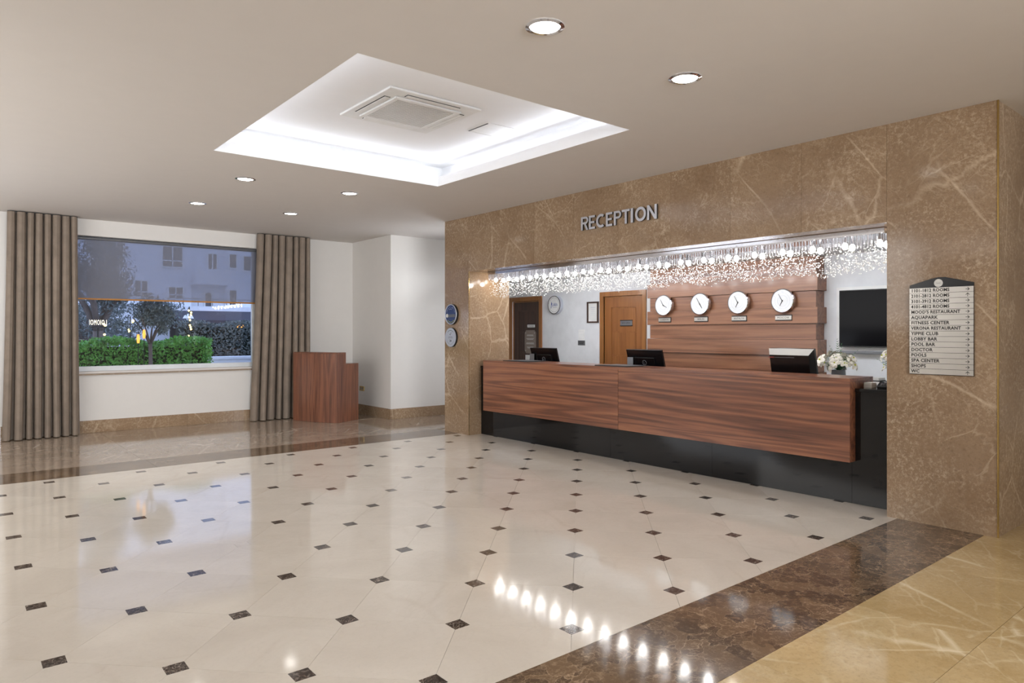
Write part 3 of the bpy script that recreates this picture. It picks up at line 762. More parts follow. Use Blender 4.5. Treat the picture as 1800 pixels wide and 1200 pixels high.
MB().box(-.055, .055, .075, .085, .0082, .0088).box(-.04, .04, .045, .05, .0082, .0088).box(-.05, .05, .01, .013, .0082, .0088).box(-.05, .05, -.02, -.017, .0082, .0088).box(-.05, .05, -.05, -.047, .0082, .0088).build('print_lines', 'silver', fc)
np_ = thing('notice_plate', 'small dark grey plate on the white wall between the doors', 'name plate', (RB, 8.13, 1.37), WALLX)
Bx(-.08, .08, -.04, .04, 0, .008).build('plate', 'greyplate', np_)
MB().box(-.065, .065, .008, .02, .0082, .0088).box(-.05, .05, -.018, -.008, .0082, .0088).build('print_lines', 'ink', np_)
pn = thing('paper_notice', 'white paper notices in a clear holder above the dark grey plate', 'notice', (RB, 8.13, 1.505), WALLX)
for k in range(3): 
    s = Bx(-.07, .07, -.03, .026, 0, .004).build('sheet', 'white', pn, (0, (1-k)*.06, 0))
    MB().box(-.06, .06, -.003, 0, .0042, .0046).build('print_line', 'silver', s)
# on the doors (fixed plates are parts of the doors)
def plate_on(dr, x, y, z, w, h, mat, txt, name='door_plate', tsz=.03, tm='ink', tw=None):
    q = Bx(-w/2, w/2, -h/2, h/2, 0, .008).build(name, mat, dr, (x, y, z))
    MB().box(-w/2-.004, w/2+.004, h/2, h/2+.012, 0, .012).box(-w/2-.004, w/2+.004, -h/2-.012, -h/2, 0, .012).build('plate_edge', 'blackm', q)
    if txt: text(txt, tsz, tm, q, (0, 0, .0082), .0003, width=tw)
    return q
plate_on(d1, .12, 1.66, -.034, .20, .05, 'paper', 'MANAGER', tw=.15)
plate_on(d2, .06, 1.69, -.019, .24, .07, 'greyplate', 'BACK OFFICE', tw=.17)
tg = MB().prism([(-.15, -.16), (-.11, -.21), (.11, -.21), (.15, -.16), (.15, .16), (.11, .21), (-.11, .21), (-.15, .16)], 0, .012).build('information_board', 'tagboard', d1, (.10, 1.375, -.034))
ln = MB()
for k, (yy, w_) in enumerate(((.125, .17), (.11, .19), (.06, .21), (.045, .17), (-.02, .2), (-.035, .22), (-.095, .18), (-.11, .14))): ln.box(-w_/2, w_/2, yy-.004, yy+.002, .0122, .0126)
ln.build('print_lines', 'paper', tg)
MB().cyl(.006, .012, .016, 10, T(-.12, .16, 0)).cyl(.006, .012, .016, 10, T(.12, .16, 0)).cyl(.006, .012, .016, 10, T(-.12, -.16, 0)).cyl(.006, .012, .016, 10, T(.12, -.16, 0)).build('stud', 'paper', tg)
pp = Bx(-.11, .11, -.15, .15, 0, .003).build('paper_sheet', 'white', d1, (.07, .985, -.033))
text('A', .06, 'ink', pp, (.02, .08, .0032), .0003)
# television
tv = thing('television', 'large black flat television on the wall right of the plank wall', 'television', (RB, 3.24, 1.702), WALLX)
Bx(-.64, .62, -.44, .37, 0, .012).build('wall_plate', 'white', tv)
Bx(-.2, .2, -.15, .15, .0121, .04).build('bracket', 'blackm', tv)
Bx(-.58, .58, -.33, .33, .0401, .075).build('bezel', 'black', tv, bevel=.003)
Bx(-.572, .572, -.318, .322, .0751, .077).build('screen', 'screen', tv)
Bx(-.58, .58, -.408, -.372, .0122, .07).build('soundbar', 'greyplate', tv, bevel=.004)

# ================================================================== BACK COUNTER with flowers
bc = thing('back_counter', 'low white-topped counter against the wall under the television', 'cabinet', (7.9, 3.2, 0))
Bx(-.28, .295, -1.2, .80, .002, .985).build('body', 'office_wall', bc)
Bx(-.30, .297, -1.22, .82, .9855, 1.02).build('worktop', 'white', bc, bevel=.003)
def flowerpot(label, loc, seed, ht):
    r = random.Random(seed)
    f = thing('flower_arrangement', label, 'flowers', loc, (0, 0, r.uniform(0, 3)), 'white orchid arrangements behind the desk')
    MB().lathe([(.001, 0), (.055, 0), (.075, .04), (.07, .10), (.062, .10), (.062, .09), (.001, .09)], 24).build('vase', 'greyplate', f, smooth='auto')
    # flower mesh: five cupped petals
    pm = MB()
    for k in range(5):
        a = k*2*PI/5
        R = Matrix.Rotation(a, 4, 'Z')
        pts = [(0, 0, 0), (.016, .014, .006), (.032, .017, .008), (.044, .009, .002), (.047, 0, -.002), (.044, -.009, .002), (.032, -.017, .008), (.016, -.014, .006), (.026, 0, .013)]
        pm._add(pts, [(0, 1, 8), (1, 2, 8), (2, 3, 8), (3, 4, 8), (4, 5, 8), (5, 6, 8), (6, 7, 8), (7, 0, 8)], R)
    me = pm.mesh('blossom'); me.materials.append(M['petal'])
    ce = MB().ball((0, 0, .012), .006, 8, 6).mesh('blossom_centre'); ce.materials.append(M['yellow'])
    stems = MB()
    for k in range(21):
        a = r.uniform(0, 2*PI); q = r.uniform(.04, .21); z = .12+r.uniform(.0, ht*.62)*(1-q/.45)
        p = Vector((q*math.cos(a), q*math.sin(a), z))
        stems.tube([(0, 0, .08), (p.x*.45, p.y*.45, .08+z*.6), p], .002, 5)
        o = bpy.data.objects.new('blossom', me); COL.objects.link(o); o.parent = f; o.location = p
        dr_ = Vector((math.cos(a), math.sin(a), .5+r.uniform(-.3, .5))); o.rotation_euler = dr_.to_track_quat('Z', 'Y').to_euler(); s = r.uniform(1.15, 1.75); o.scale = (s, s, s)
        o2 = bpy.data.objects.new('blossom_centre', ce); COL.objects.link(o2); o2.parent = o
    lf = MB()
    def frond(p0, p1, w, n=9):
        p0, p1 = Vector(p0), Vector(p1); d = p1-p0; sd = d.cross(Vector((0, 0, 1))).normalized()
        for i in range(n):
            t = i/n; c0 = p0+d*t; L_ = w*math.sin(PI*(.15+.8*t))
            for s_ in (-1, 1):
                b_ = c0+d*.10+sd*s_*L_; lf._add([c0, c0+d*.05+sd*s_*L_*.5+Vector((0, 0, .004)), b_, c0+d*.12/ n*3], [(0, 1, 2, 3)])
    for k in range(16):
        a = r.uniform(0, 2*PI); q = r.uniform(.10, .24)
        frond((0, 0, .1), (q*math.cos(a), q*math.sin(a), .14+r.uniform(.05, ht*.8)), .03)
    frond((0, 0, .15), (.02, .01, .12+ht), .06, 12)
    for k in range(14):
        a = r.uniform(0, 2*PI); q = r.uniform(.06, .17)
        sd = Vector((-math.sin(a), math.cos(a), 0))*.028; c1 = Vector((q*math.cos(a), q*math.sin(a), .1+r.uniform(0, .07)))
        lf._add([(0, 0, .09), c1*.6+sd+Vector((0, 0, .05)), c1*1.25, c1*.6-sd+Vector((0, 0, .05))], [(0, 1, 2, 3)])
    lf.build('foliage', 'leaf', f)
    stems.build('stem', 'leaf', f)
    yb = MB()
    for k in range(9):
        a = r.uniform(0, 2*PI); yb.ball((  .16*math.cos(a), .16*math.sin(a), .12+r.uniform(0, .16)), .006, 6, 4)
    yb.build('berry', 'yellow', f)
    return f
flowerpot('white flower arrangement with green fronds just right of the plank wall', (7.77, 3.66, 1.021), 4, .34)
flowerpot('white flower arrangement half hidden by the right marble pier', (7.80, 3.02, 1.021), 9, .40)
tr = thing('document_tray', 'flat pale document tray lying on the back counter below the flowers', 'tray', (7.66, 3.38, 1.0205))
MB().box(-.05, .12, -.22, .16, 0, .012).build('tray_base', 'blackm', tr); 
Bx(-.045, .115, -.215, .155, .0122, .038).build('paper_stack', 'paper', tr)
# ---- phone and cable items on the black ledge at the right end
ph = thing('desk_phone', 'black desk phone on the granite ledge at the right end of the desk', 'telephone', (6.60, 2.66, 1.0385), (0, 0, .25))
MB().prism([(-.09, 0), (.09, 0), (.09, .05), (-.09, .018)], -.08, .08, Matrix.Rotation(PI/2, 4, 'X')).build('body', 'black', ph, bevel=.003)
Bx(-.02, .07, -.06, .0, .046, .050).build('display', 'greyplate', ph, (0, .03, 0), rot=(0, -.17, 0))
kb = MB()
for i in range(3):
    for j in range(4): kb.box(-.07+j*.018, -.058+j*.018, .0+i*.02, .014+i*.02, .024+j*.0033, .031+j*.0033)
kb.build('keypad', 'greyplate', ph)
MB().tube([(-.07, -.062, .045), (-.05, -.062, .062), (.05, -.062, .078), (.075, -.062, .066)], .014, 10, [.017, .012, .012, .017]).build('handset', 'black', ph, smooth=True)
bx_ = thing('note_box', 'small white paper box on the granite ledge left of the phone', 'box', (6.50, 2.775, 1.0385))
Bx(-.05, .05, -.035, .035, 0, .035).build('box', 'paper', bx_, bevel=.002)
Bx(-.048, .048, -.033, .033, .0352, .048).build('note_sheets', 'white', bx_)
sm = thing('crumpled_note', 'small white crumpled paper on the black ledge at the left end', 'paper', (6.45, 8.31, 1.0385))
r_ = random.Random(2); cm = MB(); cm.ball((0, 0, .02), .035, 10, 7, (1.2, 1, .55))
cm.v = [Vector((v.x*(1+r_.uniform(-.2, .2)), v.y*(1+r_.uniform(-.2, .2)), max(0, v.z*(1+r_.uniform(-.3, .3))))) for v in cm.v]
cm.build('sheet', 'white', sm)

# ================================================================== MONITORS (their backs face the lobby)
def monitor(label, y, w, h, tilt, x, zbot, kind):
    m = thing('computer_monitor', label, 'monitor', (x, y, .7505))
    # stand on the work surface
    MB().box(-.10, .12, -.12, .12, 0, .015).build('stand_base', 'blackm', m, bevel=.004)
    MB().tube([(0, 0, .012), (-.01, 0, (zbot-.75)+h*.35)], .022, 10).build('stand_neck', 'blackm', m)
    hd = Matrix.Translation((0, 0, zbot-.75)) @ Matrix.Rotation(-tilt, 4, 'Y')
    body = MB()
    if kind == 'flat':
        body.box(-.012, .018, -w/2, w/2, 0, h, m=hd)
        bo = body.build('housing', 'black', m, bevel=.004)
        MB().box(-.03, -.0125, -w*.28, w*.28, h*.15, h*.72, m=hd).build('back_cover', 'black', m, bevel=.008)
        R = hd @ T(-.0318, -.0, h*.52) @ Matrix.Rotation(-PI/2, 4, 'Y')
        MB().ring(.030, .003, 28, 6, 0, R).build('logo_ring', 'greyplate', m)
        rt = R @ Matrix.Rotation(0, 4, 'Z')
        MB().box(-.016, -.012, -.012, -.006, 0, .0015, m=R).box(-.016, .0, .0, .004, 0, .0015, m=R).box(-.006, .014, .008, .012, 0, .0015, m=R).build('logo_mark', 'greyplate', m)
    else:
        b_ = .035
        vs = [(-.012-0, -w/2, 0), (-.012, w/2, 0), (-.012, w/2, h), (-.012, -w/2, h), (-.075, -w/2+b_, .01), (-.075, w/2-b_, .01), (-.075, w/2-b_, h-.055), (-.075, -w/2+b_, h-.055)]
        body._add(vs, [(0, 1, 2, 3), (4, 5, 6, 7), (0, 4, 5, 1), (1, 5, 6, 2), (3, 7, 4, 0)], hd)
        body.box(-.0119, .02, -w/2, w/2, 0, h, m=hd)
        body.build('housing', 'black', m)
        MB()._add([(-.0125, -w/2, h+.0008), (-.0125, w/2, h+.0008), (-.0755, w/2-b_, h-.0538), (-.0755, -w/2+b_, h-.0538)], [(0, 1, 2, 3)], hd).build('top_bevel', 'grey_pl', m)
        MB().box(-.0775, -.0752, -w*.12, w*.32, h-.082, h-.076, m=hd).build('vent_slot', 'greyplate', m)
        MB().box(-.0775, -.0752, w*.33, w*.45, h-.085, h-.073, m=hd).build('label', 'redtrim', m)
        MB().tube([hd @ Vector(p) for p in ((-.10, -.07, .012), (-.102, -.065, .05), (-.102, .065, .05), (-.10, .07, .012))], .005, 8).build('stand_loop', 'chrome', m)
    MB().box(.0202 if kind != 'flat' else .0182, .022, -w/2+.012, w/2-.012, .015, h-.012, m=hd).build('screen', 'screen', m)
    return m
monitor('black flat monitor with a ring mark, leftmost of three on the desk', 7.63, .57, .34, .28, 6.98, .985, 'flat')
monitor('black flat monitor with a ring mark, middle of three on the desk', 5.72, .575, .34, .28, 6.98, .995, 'flat')
monitor('black bulky monitor with a grey slanted top, rightmost of three', 3.735, .50, .36, .22, 6.96, 1.02, 'pos')
for lab, y in (('white paper propped against the leftmost monitor', 7.86), ('white paper propped against the middle monitor', 5.93)):
    q = thing('propped_paper', lab, 'paper', (6.87, y, .7515), (0, 0, .1))
    Bx(-.002, .002, -.045, .045, 0, .47).build('sheet', 'greyplate', q); Bx(-.02, .03, -.04, .04, 0, .012).build('clip_base', 'blackm', q)
for lab, y0, y1 in (('thin black desk mat at the left end of the counter', 7.27, 7.80), ('thin black desk mat in front of the middle monitor', 5.45, 5.98)):
    q = thing('desk_mat', lab, 'desk mat', (6.46, (y0+y1)/2, 1.1305), None, 'desk mats on the counter')
    Bx(-.20, .20, (y0-y1)/2, (y1-y0)/2, 0, .008).build('pad', 'blackm', q, bevel=.002)
    Bx(-.15, .15, (y0-y1)/2+.05, (y1-y0)/2-.05, .0082, .011).build('sheet', 'greyplate', q)

# ================================================================== CEILING ITEMS
def downlight(x, y, label, lit=True, power=13):
    t_ = thing('ceiling_light', label, 'ceiling light', (x, y, H), None, 'recessed ceiling downlights')
    MB().lathe([(.108, -.001), (.112, -.006), (.092, -.012), (.084, -.004)], 40).build('trim_ring', 'chrome', t_, smooth='auto')
    MB().cyl(.083, -.006, -.002, 32).build('lamp_lens', 'led', t_)
    d_ = bpy.data.lights.new('downlight_beam', 'SPOT'); d_.energy = power; d_.spot_size = 2.3; d_.spot_blend = .9; d_.shadow_soft_size = .08; d_.color = (.98, .98, 1)
    lo = bpy.data.objects.new('downlight_beam', d_); COL.objects.link(lo); lo.parent = t_; lo.location = (0, 0, -.03)
    return t_
XA, XB_ = 2.65, 3.925
downlight(XA, 2.92, 'large bright recessed downlight nearest the camera, left of the near pair', power=28)
downlight(XB_, 2.90, 'bright recessed downlight in front of the marble lintel, right of the near pair', power=28)
downlight(XA, 7.96, 'recessed downlight just beyond the coffer, left of its pair', power=28)
downlight(XB_, 7.95, 'recessed downlight just beyond the coffer, right of its pair', power=46)
downlight(XA, 9.86, 'recessed downlight farthest away near the window, left of its pair', power=28)
downlight(XB_, 9.84, 'recessed downlight farthest away near the window, right of its pair', power=46)
ac = thing('ceiling_air_conditioner', 'square white ceiling cassette air conditioner with a grey grille in the coffer', 'air conditioner', (3.277, 5.43, 3.55))
def frame_(h0, h1, z0, z1, m=None):
    q = m or MB()
    q.box(-h1, h1, h0, h1, z0, z1).box(-h1, h1, -h1, -h0, z0, z1).box(-h1, -h0, -h0, h0, z0, z1).box(h0, h1, -h0, h0, z0, z1); return q
Bx(-.465, .465, -.465, .465, -.022, 0).build('panel', 'white', ac, bevel=.008)
frame_(.29, .335, -.040, -.0222).build('grille_frame', 'white', ac, bevel=.006)
Bx(-.289, .289, -.289, .289, -.033, -.0222).build('grille', 'grey_pl', ac)
gl = MB()
for k in range(22): gl.box(-.285, .285, -.28+k*.0262, -.274+k*.0262, -.037, -.0332)
gl.build('grille_slats', 'white', ac)['kind'] = 'stuff'
for k in range(4):
    R = Matrix.Rotation(k*PI/2, 4, 'Z')
    sl = MB().box(-.27, .27, .352, .412, -.0235, -.0222, m=R).build('air_slot', 'dark_slot', ac)
    MB().box(-.262, .262, .358, .402, -.029, -.0237, m=R).build('flap', 'white', ac, bevel=.002)
ap = thing('access_panel', 'small white square access panel in the coffer beside the air conditioner', 'access panel', (4.205, 5.42, 3.55))
frame_(.16, .175, -.006, 0).build('frame', 'white', ap)
Bx(-.157, .157, -.157, .157, -.004, 0).build('hatch', 'white', ap)
Bx(-.172, -.160, -.155, .155, -.010, -.0062).build('edge_gap', 'dark_slot', ap)

# ================================================================== CURTAINS, BLIND
def curtain(label, xt0, xt1, xb0, xb1, nf, seed, top, bot):
    r = random.Random(seed); ph = [r.uniform(-.5, .5) for _ in range(nf+1)]; wd = [r.uniform(.8, 1.2) for _ in range(nf)]
    sw = sum(wd); ed = [0]
    for w in wd: ed.append(ed[-1]+w/sw)
    nx, nz = nf*27, 26; m = MB(); vs = []
    cx = (xt0+xt1)/2
    for j in range(nz+1):
        tz = j/nz; z = bot+(top-bot)*tz; k = (1-tz)**1.3
        a0 = xt0+(xb0-xt0)*k; a1 = xt1+(xb1-xt1)*k
        for i in range(nx+1):
            f = i/27; n_ = min(int(f), nf-1); t_ = f-n_
            # crease position drifts a little with height
            e0 = ed[n_]+.010*math.sin(3*tz+ph[n_]*6)*(n_ > 0); e1 = ed[n_+1]+.010*math.sin(3*tz+ph[n_+1]*6)*(n_+1 < nf)
            fe = .70+.13*tz; P = ((.10, .0), (-.01, .45), (.02, .72), (.14, .92), (fe*.5, 1.0), (fe-.13, .90), (fe-.01, .68), (fe+.01, .40), (fe-.14, .0), (1.10, .0)); q_ = t_*9; i_ = min(8, int(q_)); w_ = q_-i_; bulge = P[i_][1]*(1-w_)+P[i_+1][1]*w_; xt_ = P[i_][0]*(1-w_)+P[i_+1][0]*w_
            tt = xt_
            xx = a0+(a1-a0)*(e0+(e1-e0)*tt)
            dep = (.17+.03*ph[n_])*(1-.12*tz)
            vs.append((xx-cx, -dep*bulge-.02*(1-tz)*math.sin(n_*1.7), z))
    fs = []
    for j in range(nz):
        for i in range(nx):
            a = j*(nx+1)+i; fs.append((a, a+1, a+nx+2, a+nx+1))
    m._add(vs, fs)
    c = thing('curtain', label, 'curtain', (cx, WY-.10, 0), None, 'curtains beside the window')
    o = m.build('fabric', 'curtain', c); sd = o.modifiers.new('thickness', 'SOLIDIFY'); sd.thickness = .004; sd.offset = 0
    Bx(xt0-cx, xt1-cx, -.06, -.03, top, top+.012).build('heading_track', 'blackm', c)
    return c
curtain('long taupe pleated curtain on the left side of the window', .715, 1.57, .655, 1.60, 8, 5, H-.016, .012)
curtain('long taupe pleated curtain on the right side of the window, behind the lectern', 4.26, 5.22, 4.13, 5.25, 8, 8, H-.016, .012)
rb = thing('roller_blind', 'sheer grey roller blind half lowered over the window', 'blind', (2.92, WY+.075, 0))
Bx(-1.46, 1.46, -.001, .001, 2.075, 2.985).build('blind_fabric', 'blind', rb)
MB().tube([(-1.47, .0, 3.0), (1.47, .0, 3.0)], .022, 12).build('roller', 'greyplate', rb)
MB().box(-1.46, 1.46, -.008, .008, 2.05, 2.0745).build('bottom_bar', 'hem', rb)

# ================================================================== LECTERN
Lb = (5.177, 10.945); LA = (4.765, 11.835); LC = (5.69, 11.18)
ang = math.atan2(LA[1]-Lb[1], LA[0]-Lb[0])      # front runs from Lb to LA
lw = math.hypot(LA[0]-Lb[0], LA[1]-Lb[1]); ldp = .565
lc = thing('lectern', 'stepped walnut lectern standing in front of the right curtain', 'lectern', (Lb[0], Lb[1], 0), (0, 0, ang))
# local x along the front, -y is behind (to the right of the travel)
fr = MB(); n = 12; ptsf = []
for i in range(n+1):
    t_ = i/n; ptsf.append((lw*t_, .035*math.sin(PI*t_)))
fr.prism(ptsf+[(lw, -.02), (0, -.02)], .002, 1.18)
fr.build('front_panel', 'walnut_v', lc)
for xx in (.0, lw-.02):
    MB().prism([(-.0205, .002), (-ldp, .002), (-ldp, .985), (-.225, .985), (-.225, 1.18), (-.0205, 1.18)], xx, xx+.02, Matrix(((0, 0, 1, 0), (1, 0, 0, 0), (0, 1, 0, 0), (0, 0, 0, 1)))).build('side_panel', 'walnut_v', lc)
Bx(.0, lw, -.225, 0.0, 1.1805, 1.20).build('top_shelf', 'walnut_v', lc, bevel=.001)
Bx(.0, lw, -ldp, -.2255, .9855, 1.003).build('desk_top', 'walnut_v', lc, bevel=.001)
Bx(.0205, lw-.0205, -ldp+.01, -.021, .10, .12).build('shelf', 'walnut_v', lc)
so = thing('wall_socket', 'brown double wall socket on the corner column behind the lectern', 'socket', (6.15, 11.93, .482), WALLX)
Bx(-.09, .09, -.045, .045, 0, .012).build('plate', 'brass', so, bevel=.003)
for s_ in (-1, 1): MB().cyl(.025, .0121, .016, 20, T(s_*.042, 0, 0)).build('socket_face', 'tagboard', so)

# ================================================================== OUTSIDE THE WINDOW
struct(Bx(-20, 40, WY+.3, 70, -.2, -.02), 'ground', 'pave')
def leafbox(name, label, x0, x1, y0, y1, z0, z1, n, size, mat, seed, cat='hedge'):
    r = random.Random(seed); t_ = thing(name, label, cat, ((x0+x1)/2, (y0+y1)/2, 0)); cx, cy = (x0+x1)/2, (y0+y1)/2
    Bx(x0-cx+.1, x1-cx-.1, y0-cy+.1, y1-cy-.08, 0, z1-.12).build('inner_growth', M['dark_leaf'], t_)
    m = MB()
    for k in range(n):
        s = r.random(); x, y, z = r.uniform(x0, x1)-cx, r.uniform(y0, y1)-cy, r.uniform(z0, z1)
        if s < .62: y = y0-cy+abs(r.gauss(0, .05))
        elif s < .9: z = z1-abs(r.gauss(0, .05))
        else: x = (x1-cx)-abs(r.gauss(0, .06))
        z += .05*math.sin(x*5)*(z/z1); a = Vector((r.gauss(0, 1), r.gauss(0, 1)-.8, r.gauss(0, 1)+.5)).normalized(); bq = a.cross(Vector((r.gauss(0, 1), r.gauss(0, 1), r.gauss(0, 1)))).normalized(); cq = a.cross(bq)
        L_ = size*r.uniform(.7, 1.3); p = Vector((x, y, max(z, .0)))
        m.v += [p, p+bq*L_*.5+cq*L_*.25, p+bq*L_, p+bq*L_*.5-cq*L_*.25]; q = len(m.v); m.f.append((q-4, q-3, q-2, q-1))
    o = m.build('foliage', mat, t_); return t_
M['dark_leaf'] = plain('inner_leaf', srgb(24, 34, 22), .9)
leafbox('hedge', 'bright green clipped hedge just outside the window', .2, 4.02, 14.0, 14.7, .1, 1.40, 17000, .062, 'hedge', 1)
leafbox('hedge', 'greyish taller hedge farther outside on the right', 4.7, 9.8, 19.0, 20.0, .2, 1.80, 14000, .08, 'hedge2', 2)
def tree(label, x, y, trunk_h, cx_, cz, rx, rz, n, size, seed, tr=.05):
    r = random.Random(seed); t_ = thing('tree', label, 'tree', (x, y, -.02))
    tm = MB(); tm.tube([(0, 0, 0), (.01, 0, trunk_h*.6), (0, 0, trunk_h)], tr, 10, [tr*1.2, tr, tr*.9])
    for k in range(7):
        a = r.uniform(0, 2*PI); q = rx*.7
        tm.tube([(0, 0, trunk_h-.05), (q*.4*math.cos(a), q*.4*math.sin(a), trunk_h+(cz-trunk_h)*.5), (q*math.cos(a), q*math.sin(a), cz+r.uniform(-.1, .3)*rz)], tr*.4, 6, [tr*.6, tr*.4, tr*.15])
    tm.build('trunk', 'bark', t_, smooth=True)
    m = MB()
    cl_ = [(Vector((r.gauss(0, .42)*rx, r.gauss(0, .42)*rx, cz+r.gauss(0, .4)*rz)), r.uniform(.25, .5)) for _ in range(26)]
    for k in range(n):
        c, s = r.choice(cl_); dv = Vector((r.gauss(0, 1), r.gauss(0, 1), r.gauss(0, 1))).normalized()*s*rx*(r.random()**.4)
        p = c+Vector((dv.x, dv.y, dv.z*rz/rx)); a = Vector((r.gauss(0, 1), r.gauss(0, 1), r.gauss(0, 1)+.7)).normalized(); bq = a.cross(Vector((r.gauss(0, 1), r.gauss(0, 1), r.gauss(0, .6)))).normalized(); cq = a.cross(bq)
        L_ = size*r.uniform(.7, 1.3)
        m.v += [p, p+bq*L_*.5+cq*L_*.16, p+bq*L_, p+bq*L_*.5-cq*L_*.16]; q = len(m.v); m.f.append((q-4, q-3, q-2, q-1))
    m.build('crown', 'tree', t_)
    return t_
tree('small round-headed tree with a pale bare trunk at the hedge', 2.86, 13.6, 1.38, 2.86, 1.80, .40, .26, 4200, .07, 11, .035)
tree('large dark tree filling the left of the window view', 2.75, 18.2, 1.6, 2.7, 2.75, 1.0, 1.15, 7000, .11, 12, .12)
tree('dark leafy tree at the far left edge of the window view', 3.1, 22.5, 1.2, 3.1, 2.0, 1.5, .9, 5000, .12, 13, .12)
# low white wall
lwll = thing('low_wall', 'low white wall behind the end of the green hedge', 'wall', (6.0, 15.4, -.02))
Bx(-1.9, 3.5, -.15, .15, 0, 1.0).build('masonry', 'facade', lwll); Bx(-1.92, 3.52, -.18, .18, 1.0005, 1.05).build('coping', 'facade', lwll)
# white apartment building
bd = thing('apartment_building', 'white apartment building with balconies seen through the blind', 'building', (15, 50, -.02))
def bb(x0, x1, z0, z1, y0, y1, name, mat, par=None):
    return Bx(x0-15, x1-15, y0-50, y1-50, z0+.02, z1+.02).build(name, mat, par or bd)
bb(5.5, 26, 0, 13, 50.3, 60, 'wall', 'facade')
bb(5.5, 13.0, 3.3, 13, 49.9, 50.3, 'wall_bay', 'facade'); bb(15.25, 26, 3.3, 13, 49.9, 50.3, 'wall_bay', 'facade')
def bwin(x0, x1, z0, z1, y=49.9, cross=True):
    f = MB(); w = .09; X0, X1, Z0, Z1 = x0-15, x1-15, z0+.02, z1+.02; yy = y-50
    f.box(X0-w, X1+w, yy-.1, yy-.001, Z0-w, Z0).box(X0-w, X1+w, yy-.1, yy-.001, Z1, Z1+w).box(X0-w, X0, yy-.1, yy-.001, Z0, Z1).box(X1, X1+w, yy-.1, yy-.001, Z0, Z1)
    if cross: f.box((X0+X1)/2-.03, (X0+X1)/2+.03, yy-.09, yy-.03, Z0, Z1).box(X0, X1, yy-.09, yy-.03, Z0+(Z1-Z0)*.3-.03, Z0+(Z1-Z0)*.3+.03)
    o = f.build('window', 'pvc', bd); Bx(X0, X1, yy-.03, yy-.001, Z0, Z1).build('pane', 'farglass', o)
bwin(8.2, 8.9, 5.9, 7.6); bwin(11.23, 12.42, 5.94, 7.25); bwin(15.5, 15.95, 6.1, 7.02, cross=False); bwin(16.47, 16.95, 5.96, 6.95, cross=False)
bwin(11.6, 12.45, 3.87, 4.56); bwin(15.5, 15.95, 3.5, 4.5, cross=False); bwin(14.2, 14.75, 5.2, 7.0, 50.3); bwin(14.0, 14.4, 3.2, 4.3, 50.3, False); bwin(17.8, 18.4, 5.9, 7.0); bwin(9.6, 10.3, 3.9, 4.9)
bb(12.95, 15.3, 4.9, 5.85, 48.9, 49.05, 'balcony_parapet', 'facade'); bb(12.95, 15.3, 4.8, 4.9, 48.9, 50.3, 'balcony_slab', 'facade')
bb(11.0, 20, 2.98, 3.3, 48.2, 49.9, 'canopy', 'facade'); bb(11.0, 20, 2.9, 2.98, 48.15, 48.3, 'canopy_edge', 'redtrim')
rl = MB()
for k in range(10): rl.box(11.2+k*.9-15, 11.24+k*.9-15, 48.3-50, 48.34-50, 3.32, 3.8)
rl.box(11.0-15, 20-15, 48.3-50, 48.34-50, 3.78, 3.83); rl.build('railing', 'greyplate', bd)
aw = thing('awning', 'dark shop awning below the white building', 'awning', (16, 46, -.02))
MB().prism([(-1.2, 2.1), (1.6, 2.95), (1.6, 2.99), (-1.2, 2.35)], -4.9, 5, Matrix(((0, 0, 1, 0), (1, 0, 0, 0), (0, 1, 0, 0), (0, 0, 0, 1)))).build('canopy', 'awning', aw)
for xx in (-4.6, 0, 4.6): Bx(xx, xx+.08, -1.1, -1.02, 0, 2.1).build('post', 'blackm', aw)
Bx(-4.9, 5, 1.4, 1.5, 0, 2.7).build('shop_front', 'blackm', aw)
aml = thing('amber_lamp', 'glowing amber panel lamp under the dark awning', 'lamp', (15.3, 44.3, -.02))
Bx(-1.1, 1.1, 0, .1, 1.75, 2.05).build('glow_panel', 'amber', aml); Bx(-1.15, 1.15, .101, .15, 0, 2.1).build('housing', 'blackm', aml)
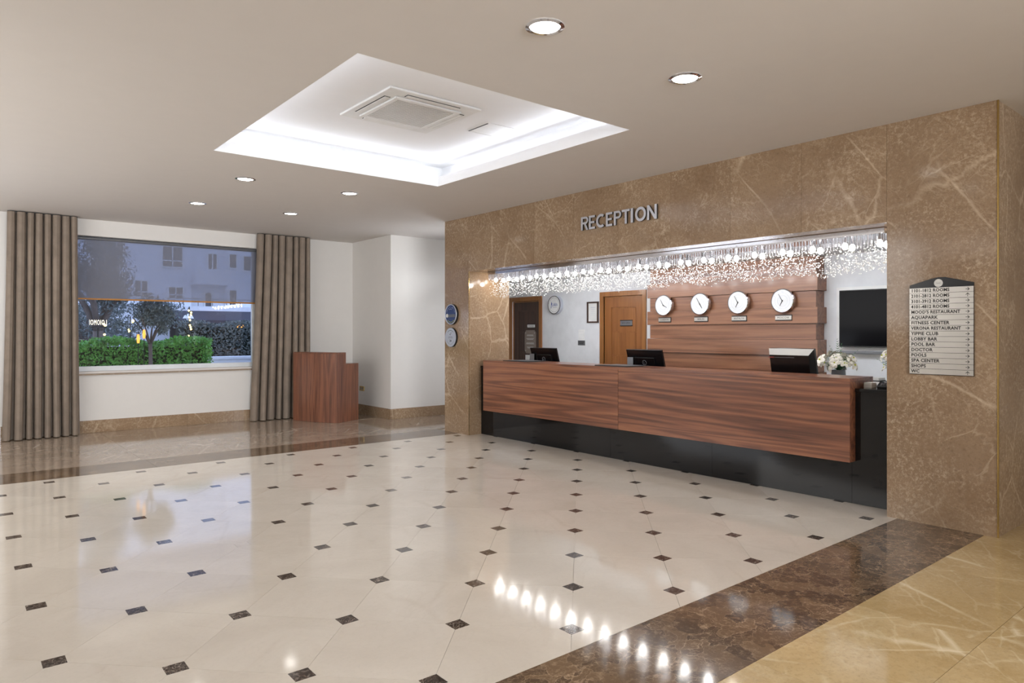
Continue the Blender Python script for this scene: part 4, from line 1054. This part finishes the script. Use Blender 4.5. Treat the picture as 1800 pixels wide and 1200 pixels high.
# hanging fairy lights
def fairy(label, x, y, ztop, zs_, seed):
    r = random.Random(seed); t_ = thing('string_lights', label, 'string lights', (x, y, 0), None, 'fairy lights hanging outside')
    MB().tube([(0, 0, -.02), (0, 0, ztop+.08)], .012, 6).build('pole', 'blackm', t_)
    for z in zs_:
        MB().ball((r.uniform(-.03, .05), -.02, z), .024, 8, 6).build('light_bulb', 'fairy', t_)
fairy('vertical string of yellow fairy lights right of the small tree', 4.83, 19.0-.3, 2.12, (2.1, 2.05, 1.99, 1.93, 1.86, 1.73, 1.68, 1.63, 1.46, 1.41, 1.36), 1)
fairy('short string of warm fairy lights left of the small tree', 3.03, 16.2, 1.80, (1.79, 1.76, 1.6, 1.57), 2)
fairy('warm fairy lights low above the hedge at the left', 2.62, 16.6, 1.72, (1.72, 1.69, 1.5), 3)
lm = thing('garden_lamp', 'small white garden lamp with a domed shade in front of the awning', 'lamp', (7.4, 28.8, -.02))
MB().tube([(0, 0, 0), (0, 0, 2.1)], .03, 8).build('post', 'blackm', lm)
MB().lathe([(.20, 2.12), (.15, 2.22), (.05, 2.3), (.001, 2.3)], 20).build('shade', 'white', lm)
MB().ball((0, 0, 2.1), .08, 12, 8).build('globe', 'white', lm)
ns = thing('reflected_sign', 'small warm glowing letters among the left trees, standing in for a reflected sign', 'sign', (2.40, 15.9, 1.74), WALLY)  # letters modelled outside in place of a sign's reflection in the window glass
text('IOMOIO.I', .15, 'neon', ns, (0, 0, .012), .004, width=.30, name='lettering', spacing=1.2)
Bx(-.16, .16, -.095, -.075, -.02, .012).build('rail', 'blackm', ns)
Bx(-.015, .015, -1.74, -.10, -.04, -.0205).build('post', 'blackm', ns)
for nm, x, y, z in (('left', 2.60, 13.25, 1.38), ('right', 2.69, 13.25, 1.46)):
    q = thing('candle_lantern', 'slim glowing orange lantern, %s of the pair before the hedge' % nm, 'lantern', (x, y, -.02))
    MB().lathe([(.001, z-.0), (.018, z), (.026, z+.07), (.018, z+.15), (.001, z+.15)], 16).build('glow', 'amber', q, smooth='auto')
    MB().tube([(0, 0, 0), (0, 0, z-.001)], .006, 6).build('stake', 'blackm', q)
